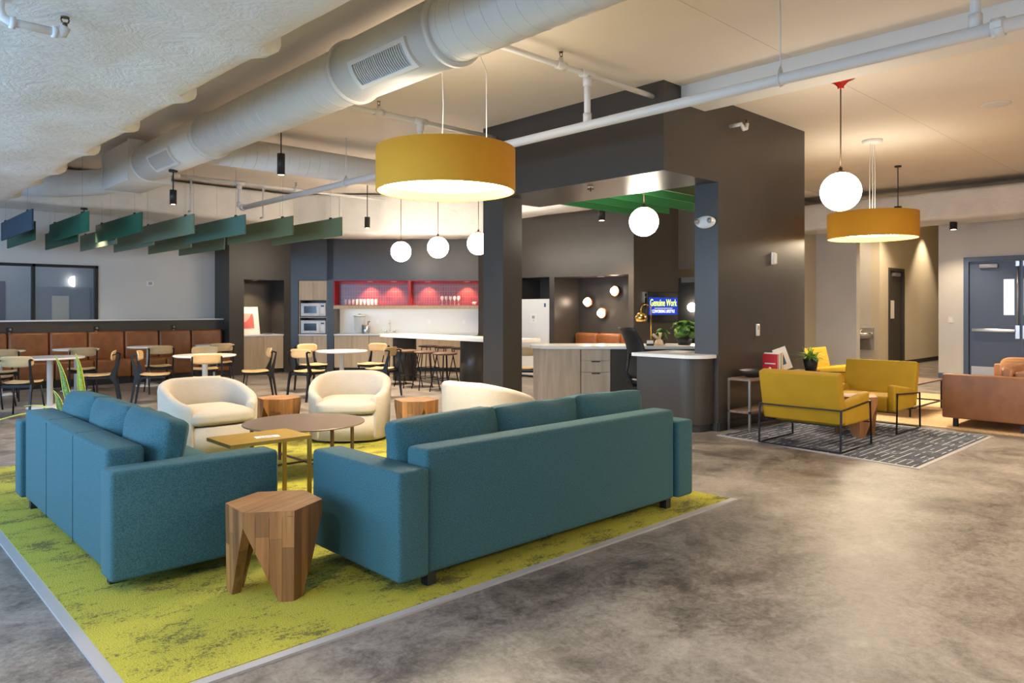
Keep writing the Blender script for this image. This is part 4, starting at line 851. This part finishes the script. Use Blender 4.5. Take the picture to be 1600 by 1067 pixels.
# island
t = thing('kitchen_island', 'white topped island bar on two dark round drums', 'counter', (8.62, 11.2, 0))
poly = [(-.42, -2.35), (.42, -2.35)] + arc(.0, 1.25, .42, 0, 180, 14)
obj('top', G().prism(poly, .88, .93), 'quartz', t)
for y in (-1.05, 1.1): obj('drum_base', G().lathe([(.24, 0), (.24, .88)], 40), 'dark_paint', t, (0, y, 0))
def bar_stool():
    t = thing('bar_stool', '', 'stool', (0, 0, 0), 0, 'walnut bar stools around the island')
    g = G().pillow((0, 0, .665), (.40, .36, .06), 3, .3, 8); obj('seat', g, 'walnut', t)
    for sx in (-1, 1):
        for sy in (-1, 1): obj('leg', G().tube([(sx * .10, sy * .09, .65), (sx * .20, sy * .18, 0)], .010, 7), 'black_metal', t)
    obj('foot_ring', G().tube([(.165 * sx, .15 * sy, .22) for sx, sy in ((-1, -1), (1, -1), (1, 1), (-1, 1))], .008, 6, True), 'black_metal', t)
    return t
bsx = bar_stool()
BS = [(7.92, 11.72, 'walnut bar stool at the left end of the island'), (7.9, 11.15, 'walnut bar stool before the left island drum'), (7.9, 10.62, 'walnut bar stool in the middle of the near side'), (7.9, 10.06, 'walnut bar stool nearest the camera, before the right drum'), (9.22, 12.3, 'far side walnut bar stool seen between the drums, left one'), (9.2, 11.72, 'far side walnut bar stool seen between the drums, middle one'), (9.2, 11.2, 'far side walnut bar stool beside the right drum')]
for i, (x, y, lb) in enumerate(BS):
    if i == 0: bsx.location = (x, y, 0); bsx['label'] = lb
    else: dup(bsx, (x, y, 0), R(rnd.uniform(-15, 15)), lb)
t = thing('refrigerator', 'white refrigerator in the dark wall recess', 'refrigerator', (XB + .02, 10.39, 0))
obj('case', B(.05, .72, 0, .98, .03, 1.65), 'plastic_white', t); obj('door', B(0, .05, .003, .977, .55, 1.647, bev=.012), 'plastic_white', t); obj('freezer_drawer', B(0, .05, .003, .977, .05, .54, bev=.012), 'plastic_white', t)
obj('badge', B(-.004, 0, .10, .15, 1.48, 1.56), 'blue_print', t); obj('notice', G().box(-.004, 0, .36, .56, 1.15, 1.35), 'paper', t); obj('notice_print', G().box(-.006, -.004, .42, .5, 1.24, 1.3).box(-.006, -.004, .44, .47, 1.19, 1.215), 'book_grey', t)
# ================================================================== reception
# sconce niche
for i, (y, z, nm) in enumerate(((9.22, 1.80, 'upper right'), (9.93, 1.585, 'left'), (9.56, 1.355, 'lowest'))):
    t = thing('wall_sconce', '%s glowing round sconce with copper ring' % nm, 'sconce', (XB + .75, y, z), 0, 'round copper wall sconces')
    Mx = Matrix.Rotation(R(-90), 4, 'Y')
    obj('ring', G().lathe([(.001, 0), (.11, 0), (.11, .07), (.095, .075), (.085, .02), (.001, .02)], 28).xf(Mx), 'copper', t); obj('bulb', G().sphere((-.10, 0, 0), .07, 20, 12), 'sconce', t)
for i in range(3):
    t = thing('niche_bench_seat', '%s tan leather seat back below the sconces' % ('left', 'middle', 'right')[i], 'bench', (XB + .1, 10.2 - .6 * (i + 1), 0), 0, 'leather bench in the sconce niche')
    obj('plinth', B(.05, .6, 0, .59, 0, .12), 'black', t); obj('seat', B(0, .62, .005, .59, .12, .46, bev=.03), 'tan_leather', t); obj('backrest', B(.46, .64, .005, .595, .44, .95, bev=.06, seg=3), 'tan_leather', t)
# counters
CD = 10.55
t = thing('reception_counter', 'pale wood reception counter with rounded end and drawers', 'counter', KW(0, CD), KR)
x0, x1 = .27, 2.85
poly = [(x1, 0)] + [(x1, .85), (x0 + .5, .85)] + arc(x0 + .45, .45, .40, 90, 180, 8)[0:] + arc(x0 + .42, .40, .40, 180, 270, 10)
poly = [(x1, 0), (x1, .85)] + arc(x0 + .42, .43, .42, 90, 270, 18)
obj('top', G().prism([(a_, b_) for a_, b_ in poly], .865, .905), 'quartz', t)
body = [(.80, .04), (.80, .80)] + arc(x0 + .42, .42, .38, 90, 270, 18)
n = len(body)
# vertical wood staves of the curved front
cv = arc(x0 + .42, .42, .38, 90, 270, 7); cv = cv + [(.78, .04), (.88, .04), (.985, .04)]
for (ax, ay), (bx, by) in zip(cv, cv[1:]):
    L_ = math.hypot(bx - ax, by - ay); nx, ny = -(by - ay) / L_, (bx - ax) / L_
    if L_ < .02: continue
    g = G().prism([(ax, ay), (bx, by), (bx + nx * .03, by + ny * .03), (ax + nx * .03, ay + ny * .03)], .02, .865); obj('front_panel', g, 'oak_grey', t)
obj('carcass', B(.99, 2.8, .08, .8, .02, .865), 'oak_grey', t)
for z0, z1, nm in ((.70, .86, 1), (.53, .695, 2), (.03, .525, 3)):
    d = obj('drawer', B(1.0, 1.42, .04, .08, z0, z1), 'oak_grey', t)
    if nm > 1: obj('pull', B(1.15, 1.27, .02, .04, z1 - .02, z1 - .005), 'black', d)
obj('end_panel', B(1.43, 2.8, .05, .08, .02, .865), 'dark_paint', t)
t = thing('reception_desk', 'dark curved reception desk with white top beside the portal wall', 'counter', (7.3, 4.62, 0))
poly = arc(.28, .28, .28, 180, 270, 10) + [(.385, 0), (.385, .302), (.9, .302), (.9, .95), (0, .95)]
obj('top', G().prism(poly, .865, .905), 'quartz', t)
poly = arc(.30, .30, .26, 180, 270, 12) + [(.385, .04), (.385, .31), (.85, .31), (.85, .90), (.04, .90)]
obj('base', G().prism(poly, .09, .865), 'dark_paint', t); obj('plinth', G().prism([(a_ * .96 + .02, b_ * .96 + .02) for a_, b_ in poly], 0, .09), 'dark_trim', t)
one('paper_sheet', B(0, .3, 0, .21, 0, .003), 'paper', 'white paper sheet on the dark reception desk', 'paper', (7.75, 5.1, .905), R(15))
t = thing('office_chair', 'black mesh office chair behind the dark reception desk', 'chair', (8.1, 5.93, 0), R(-112))
g = G(); nx, nz = 8, 12; fr = []
for j in range(nz + 1):
    for i in range(nx + 1):
        u, v_ = i / nx * 2 - 1, j / nz; wv = .23 * (1 - .18 * abs(v_ - .55)); fr.append((u * wv, -.24 + .05 * u * u - .12 * v_ * v_ + .07 * math.sin(v_ * 3.1), .52 + .68 * v_))
n = len(fr); vs = fr + [(x, y - .018, z) for x, y, z in fr]; fs = []
for j in range(nz):
    for i in range(nx): a_ = j * (nx + 1) + i; fs += [(a_, a_ + 1, a_ + nx + 2, a_ + nx + 1), (n + a_, n + a_ + nx + 1, n + a_ + nx + 2, n + a_ + 1)]
rim = [i for i in range(nx + 1)] + [j * (nx + 1) + nx for j in range(1, nz + 1)] + [nz * (nx + 1) + i for i in range(nx - 1, -1, -1)] + [j * (nx + 1) for j in range(nz - 1, 0, -1)]
for a_, b_ in zip(rim, rim[1:] + rim[:1]): fs.append((a_, n + a_, n + b_, b_))
obj('backrest', g.add(vs, fs, True), 'black', t); obj('seat', G().pillow((0, 0, .47), (.48, .46, .09), 4, .25, 7), 'black', t)
obj('spine', G().tube([(0, -.26, .85), (0, -.31, .6), (0, -.2, .42), (0, 0, .41)], .02, 8), 'black', t); obj('gas_post', G().tube([(0, 0, .1), (0, 0, .43)], .025, 12), 'black', t)
for k in range(5):
    an = R(72 * k); c_, s_ = math.cos(an), math.sin(an); l = obj('base_arm', G().tube([(0, 0, .1), (.28 * c_, .28 * s_, .075)], .018, 8), 'black', t); obj('caster', G().sphere((.28 * c_, .28 * s_, .03), .03, 10, 8), 'black', l)
# things on the counter
def KT(name, label, cat, a_, d_, z, grp=None): return thing(name, label, cat, KW(a_, d_, z), KR, grp)
ZC = .906
t = KT('desk_lamp', 'brass arc desk lamp on the reception counter', 'lamp', 2.08, 10.95, ZC)
obj('foot', G().lathe([(.08, 0), (.08, .012), (.02, .02)], 24), 'brass', t)
obj('stem', G().tube([(0, 0, 0), (0, 0, .52)] + [(-.075 + .075 * math.cos(R(a_)), 0, .53 + .075 * math.sin(R(a_))) for a_ in range(0, 181, 20)] + [(-.15, 0, .48)], .008, 8), 'brass', t)
g = G().lathe([(.02, .13), (.05, .125), (.085, .08), (.09, .045), (.075, 0), (.07, 0), (.084, .045), (.078, .078), (.001, .118)], 24, (-.15, 0, .35)); obj('shade', g, 'brass', t)
t = KT('wooden_rabbit', 'small carved wooden rabbit on the reception counter', 'figurine', 2.16, 10.75, ZC)
obj('body', G().lathe([(.065, 0), (.07, .03), (.055, .07), (.02, .10), (.001, .105)], 20), 'oak', t); obj('ear', G().tube([(-.0, 0, .09), (-.09, 0, .16), (-.03, 0, .2)][:2] + [(-.1, 0, .165)], [.02, .022, .012], 10).tube([(0, 0, .09), (.03, 0, .19)], [.02, .014], 10), 'oak', t)
t = KT('business_card_holder', 'small white card holder beside the wooden rabbit', 'holder', 2.02, 10.72, ZC); obj('tray', B(-.05, .05, -.03, .03, 0, .03), 'black', t); obj('cards', B(-.045, .045, -.02, .01, .01, .075), 'paper', t)
def leaf_blob(t, n, R0, zc, size, mats, seed, flat=.5, shape='round'):
    r_ = random.Random(seed)
    for i in range(n):
        an = r_.uniform(0, 360); el = r_.uniform(-20, 80); d = Vector((math.cos(R(el)) * math.cos(R(an)), math.cos(R(el)) * math.sin(R(an)), math.sin(R(el)))); p = Vector((0, 0, zc)) + Vector((d.x * R0, d.y * R0, d.z * R0 * .9)) * r_.uniform(.6, 1)
        s = size * r_.uniform(.7, 1.2); up = (d + Vector((0, 0, .6))).normalized(); rt = up.cross(Vector((r_.uniform(-1, 1), r_.uniform(-1, 1), .1))).normalized(); fw = rt.cross(up).normalized()
        rim = []
        for k in range(8): a_ = R(45 * k); rim.append(p + (rt * math.cos(a_) * .5 + fw * math.sin(a_) * .62) * s - up * s * .12 * (math.cos(a_) ** 2))
        cpt = p + up * s * .04; vs = rim + [cpt, cpt - up * .004]
        fs = [(k, (k + 1) % 8, 8) for k in range(8)] + [((k + 1) % 8, k, 9) for k in range(8)]
        g = G().add(vs, fs, True); l = obj('leaf', g, mats[i % len(mats)], t); 
    g = G()
    for k in range(7): an = R(k * 51); g.tube([(0, 0, .06), (.5 * R0 * math.cos(an), .5 * R0 * math.sin(an), zc)], .004, 5)
    obj('stems', g, 'leaf_dark', t)
t = KT('potted_plant', 'bushy broad leaved plant on the reception counter by the blue wall end', 'plant', 2.58, 10.95, ZC); obj('pot', G().lathe([(.09, 0), (.12, .1), (.11, .1), (.001, .09)], 20), 'pot_black', t); leaf_blob(t, 46, .21, .2, .12, ['leaf', 'leaf_dark', 'leaf', 'leaf_light'], 3)
t = KT('potted_plant', 'small round leaved plant left of the bushy counter plant', 'plant', 2.28, 11.15, ZC); obj('pot', G().lathe([(.05, 0), (.065, .07), (.06, .07), (.001, .06)], 16), 'pot_black', t); leaf_blob(t, 14, .11, .15, .09, ['leaf_dark', 'leaf'], 5)
# television
t = thing('television', 'wall television showing a blue coworking sign', 'television', (11.70, 8.228, 1.48), R(90))
obj('case', B(-.05, 0, -.5, .5, -.285, .285), 'black', t); obj('panel', B(-.056, -.05, -.488, .488, -.273, .273), 'screen_black', t); obj('picture', B(-.058, -.056, -.47, .47, -.15, .18), 'tv_blue', t)
def text(name, body, size, loc, parent, mt, sx=1, bold=0):
    cu = bpy.data.curves.new(name, 'FONT'); cu.body = body; cu.size = size; cu.align_x = 'CENTER'; cu.align_y = 'CENTER'; cu.extrude = .001; cu.offset = bold
    tmp = bpy.data.objects.new(name, cu); COL.objects.link(tmp); dg = bpy.context.evaluated_depsgraph_get(); me = bpy.data.meshes.new_from_object(tmp.evaluated_get(dg)); bpy.data.objects.remove(tmp)
    me.materials.clear(); me.materials.append(MATS[mt]); me.transform(Matrix.Scale(sx, 4, (1, 0, 0)))
    o = bpy.data.objects.new(name, me); COL.objects.link(o); o.parent = parent; o.location = loc; o.rotation_euler = (R(90), 0, R(-90)); return o
text('headline', 'Genuine Work', .185, (-.06, 0, .075), t, 'tv_yellow', .76, .002); text('subline', 'COWORKING LIFESTYLE', .085, (-.06, 0, -.085), t, 'tv_white', .78, .0005); obj('rule', B(-.06, -.058, -.29, .29, -.03, -.02), 'tv_gold', t)
t = thing('wall_bracket', 'small silver F shaped bracket left of the television', 'bracket', (11.13, 8.23, 1.68), R(90)); obj('post', B(-.03, 0, -.02, .02, -.12, .08), 'steel', t); obj('upper_arm', B(-.03, 0, -.08, -.02, .05, .08), 'steel', t); obj('lower_arm', B(-.03, 0, -.06, -.02, -.03, -.005), 'steel', t)
one('passage_sign', B(-.02, 0, -.22, .22, -.06, .06), 'plastic_white', 'white box sign in the passage past the television', 'sign', (14.54, 9.43, 2.11))
one('passage_reflection', G().sphere((0, 0, 0), .11, 20, 12), 'globe_light', 'pink glowing ball standing for a globe light reflection in the dark passage', 'lamp', (15.49, 9.99, 1.48))  # glowing ball stands in for the reflection of a globe light
# emergency light on the wall end
t = thing('emergency_light', 'white oval twin emergency light on the blue wall end', 'light', (7.69, 4.76, 2.48)); obj('body', G().sphere((-.02, 0, 0), 1, 28, 16, (.05, .135, .075)), 'plastic_white', t)
for s, nm in ((-1, 'r'), (1, 'l')): h = obj('lamp_head', G().sphere((-.05, s * .085, .01), .04, 16, 10), 'plastic_white', t); obj('lens', G().lathe([(.001, .0), (.03, 0), (.03, .008), (.001, .012)], 16).xf(Matrix.Translation((-.085, s * .085 - .01, .01)) @ Matrix.Rotation(R(-90), 4, 'Y')), 'grey_metal', h)
t = thing('wall_strobe', 'white fire alarm strobe on the portal wall', 'alarm', (9.02, 4.6, 2.1)); obj('base', B(-.05, .05, -.02, 0, -.08, .08, bev=.006), 'plastic_white', t); obj('lens', B(-.03, .03, -.05, -.02, -.07, .07, bev=.01), 'paper', t)
t = thing('wall_control', 'white wall control on the portal wall above the console', 'switch', (8.61, 4.6, 1.18)); obj('plate', B(-.04, .04, -.02, 0, -.075, .075, bev=.006), 'plastic_white', t); obj('display', B(-.015, .02, -.023, -.02, .0, .05), 'book_grey', t)
# ================================================================== seating area at right
t = thing('rug', 'grey rug with broken white lines under the mustard chairs', 'rug', (7.18, 2.27, 0))
poly = [(0, 0), (2.45, 0), (2.5, 2.0), (.26, 2.2)]
obj('pile', G().prism([(.04, .04), (2.41, .04), (2.46, 1.97), (.29, 2.16)], 0, .012), 'grey_rug', t); obj('binding', G().prism(poly, 0, .009), 'edge_strip', t)
one('carpet', B(0, 3.8, 0, 5.2, 0, .010), 'beige_carpet', 'plain sand coloured carpet under the leather sofa', 'rug', (9.88, .3, 0))
def lounge_chair():
    t = thing('lounge_chair', 'nearest mustard lounge chair seen from behind', 'armchair', (0, 0, 0), 0, 'mustard lounge chairs on black wire frames')
    g = B(-.42, .42, -.06, .06, 0, .52, bev=.02, seg=3); g.xf(Matrix.Translation((0, -.27, .28)) @ Matrix.Rotation(R(13), 4, 'X')); obj('backrest', g, 'mustard', t)
    obj('seat', B(-.33, .33, -.25, .37, .24, .42, bev=.03, seg=3), 'mustard', t)
    for s in (-1, 1):
        x0, x1 = (s * .33, s * .42) if s > 0 else (s * .42, s * .33)
        g = B(x0, x1, -.25, .38, .25, .53, bev=.03, seg=3)
        g.v = [(x, y, z + (.03 * (y + .25) / .6 if z > .45 else 0) - (.05 * max(0, -y) / .25 if z > .45 else 0)) for x, y, z in g.v]; obj('arm', g, 'mustard', t)
        xx = s * .432; obj('side_frame', G().tube([(xx, .38, .008), (xx, .35, .46), (xx, -.385, .42), (xx, -.40, .008)], .009, 4, True), 'black_metal', t)
    obj('rear_bar', G().tube([(-.432, -.385, .42), (.432, -.385, .42)], .009, 4), 'black_metal', t); obj('floor_rail', G().tube([(-.432, -.40, .008), (.432, -.40, .008)], .009, 4), 'black_metal', t)
    for y_ in (-.26, .34): obj('seat_rail', G().tube([(-.432, y_, .24), (.432, y_, .24)], .008, 4), 'black_metal', t)
    return t
lc = lounge_chair(); lc.location = (7.73, 3.46, .012); lc.rotation_euler = (0, 0, R(-90))
dup(lc, (9.28, 3.48, .012), R(90), 'mustard lounge chair facing left on the grey rug')
dup(lc, (11.9, 5.0, .010), R(180), 'mustard lounge chair farthest away, beside the portal wall end')
t = thing('console_table', 'two tier wood and steel console table along the portal wall', 'table', (7.85, 4.28, 0)); L_ = 1.85; W_ = .29
for x in (0, L_ - .022):
    for y in (0, W_ - .022): obj('leg', B(x, x + .022, y, y + .022, 0, .6), 'grey_steel', t)
for z, nm in ((.6, 'top'), (.22, 'lower_shelf')): obj(nm, B(0, L_, 0, W_, z, z + .025), 'console_wood', t)
obj('floor_rail', G().box(.022, L_ - .022, 0, .018, 0, .018).box(.022, L_ - .022, W_ - .018, W_, 0, .018).box(0, .018, .022, W_ - .022, 0, .018), 'grey_steel', t)
ZT = .625
t = thing('shallow_bowl', 'wide shallow black bowl on the console table', 'bowl', (8.2, 4.43, ZT)); g = G().lathe([(.12, 0), (.2, .04), (.24, .085), (.232, .085), (.19, .045), (.11, .01), (.001, .01)], 32); g.v = [(x, y * .55, z) for x, y, z in g.v]; obj('dish', g, 'pot_black', t)
def book(label, x, th, h, m_, y0=4.33, d=.2, grp='books on the console'):
    t = thing('book', label, 'book', (x, y0, ZT), 0, grp); obj('cover', G().box(0, .003, 0, d, 0, h).box(th - .003, th, 0, d, 0, h).box(.003, th - .003, d - .003, d, 0, h), m_, t); obj('pages', B(.003, th - .003, .005, d - .003, .004, h - .004), 'paper', t); return t
bk = book('red book with white lettering on the console', 8.62, .03, .255, 'book_red'); obj('title', G().box(-.002, 0, .03, .17, .13, .145), 'paper', bk)
book('cream book behind the red book', 8.66, .035, .27, 'paper'); book('grey book between cream and yellow books', 8.70, .02, .25, 'book_grey'); book('yellow book standing right of the red one', 8.725, .035, .265, 'book_yellow')
t = thing('sugar_jar', 'small white lidded jar before the red book', 'jar', (8.48, 4.36, ZT)); obj('body', G().lathe([(.035, 0), (.055, .03), (.052, .06), (.03, .075), (.001, .078)], 20), 'plastic_white', t); obj('lid_knob', G().sphere((0, 0, .09), .016, 12, 8), 'plastic_white', t)
t = thing('photo_frame', 'leaning white frame with a narrow blue print', 'picture', (8.98, 4.40, ZT), R(-48)); M_ = Matrix.Translation((0, 0, .062)) @ Matrix.Rotation(R(-20), 4, 'Y')
obj('mount', G().box(-.085, .085, 0, .015, -.02, .27).xf(M_), 'paper', t); obj('print', G().box(-.028, .028, -.003, 0, .05, .20).xf(M_), 'blue_print', t); obj('strut', G().tube([(0, .015, .17), (0.02, .10, .005)], .006, 6), 'paper', t)
t = thing('potted_plant', 'feathery green plant in a black pot on the console', 'plant', (9.56, 4.34, ZT)); obj('pot', G().lathe([(.07, 0), (.10, .16), (.09, .16), (.08, .14), (.001, .14)], 24), 'pot_black', t)
r_ = random.Random(11)
for i in range(110):
    an = r_.uniform(0, 360); sp = r_.uniform(.10, .36); h = r_.uniform(.08, .20); g = G(); blade(g, (r_.uniform(-.04, .04), r_.uniform(-.03, .03), .14), h, .034, sp, an, r_.uniform(-40, 40), 6, arch=.0 if sp < .15 else .1); g.v = [(x, y * .8, z) for x, y, z in g.v]; obj('frond', g, ('leaf', 'leaf_light', 'leaf_light', 'leaf')[i % 4], t)
t = thing('leather_sofa', 'tan leather sofa cut by the right picture edge', 'sofa', (9.98, 1.98, .010)); L_ = 2.45; D_ = .92
for x0 in (0, L_ - .14): obj('arm', B(x0, x0 + .14, 0, D_, .11, .645, bev=.02, seg=3), 'sofa_leather', t)
obj('backrest', B(.14, L_ - .14, 0, .2, .11, .70, bev=.03, seg=3), 'sofa_leather', t); obj('seat_base', B(.14, L_ - .14, .18, D_ - .01, .11, .30, bev=.015), 'sofa_leather', t)
for k in range(2): obj('seat_cushion', G().pillow((.14 + (L_ - .28) * (k + .5) / 2, .57, .37), ((L_ - .28) / 2, .7, .17), 9, .12, 8), 'sofa_leather', t); obj('back_cushion', G().pillow((.14 + (L_ - .28) * (k + .5) / 2, .28, .58), ((L_ - .28) / 2, .2, .36), 6, .3, 8, axis=1), 'sofa_leather', t)
for x in (.12, L_ - .12):
    for y in (.1, D_ - .12): obj('leg', B(x - .025, x + .025, y - .025, y + .025, 0, .11), 'black', t)
t = thing('throw_pillow', 'ribbed brown throw pillow on the leather sofa', 'pillow', (11.86, 2.5, .46), R(-62)); g = G().pillow((0, 0, .16), (.42, .14, .34), 3.4, .55, 23, axis=1); g.v = [(x, y * (1 + .07 * math.sin(z * 150)), z) for x, y, z in g.v]; g.xf(Matrix.Rotation(R(-14), 4, 'X')); obj('cushion', g, 'brown_pillow', t)
t = thing('coffee_table', 'low black framed coffee table beside the leather sofa', 'table', (10.5, 3.42, .010)); 
obj('top', B(0, 1.3, 0, .75, .40, .418), 'bronze_top', t)
for x in (0, 1.28):
    for y in (0, .73): obj('leg', B(x, x + .02, y, y + .02, 0, .40), 'black_metal', t)
obj('stretcher', G().box(.02, 1.28, 0, .018, .10, .118).box(.02, 1.28, .732, .75, .10, .118).box(0, .018, .02, .73, .10, .118).box(1.282, 1.3, .02, .73, .10, .118), 'black_metal', t)
one('magazine', B(0, .21, 0, .28, 0, .008), 'paper', 'pale magazine on the black framed coffee table', 'magazine', (11.05, 3.62, .429), R(20))
t = thing('drinking_fountain', 'stainless double drinking fountain in the pale alcove', 'fountain', (18.6, 7.2, .0))
obj('upper_basin', G().lathe([(.05, .86), (.17, .90), (.18, .98), (.16, .98), (.001, .93)], 24, (-.2, .22, 0)), 'steel', t); obj('lower_basin', G().lathe([(.06, .70), (.18, .76), (.19, .86), (.17, .86), (.001, .8)], 24, (-.22, -.14, 0)), 'steel', t)
obj('back_plate', B(-.03, 0, -.32, .4, .45, .98), 'steel', t); obj('skirt', G().box(-.12, -.03, .1, .34, .45, .86).box(-.12, -.03, -.26, -.02, .45, .7), 'grey_steel', t)
for y, z in ((.3, .98), (-.06, .86)): obj('spout', G().tube([(-.2, y - .02, z), (-.2, y - .02, z + .06), (-.22, y - .06, z + .08)], .012, 8), 'chrome', t)
t = thing('door_switch', 'white switch plate beside the exit door frame', 'switch', (XE, 4.77, 1.22)); obj('plate', B(-.012, 0, -.045, .045, -.06, .06), 'plastic_white', t); obj('rocker', B(-.02, -.012, -.012, .012, -.025, .025), 'paper', t)
bpy.context.view_layer.update()
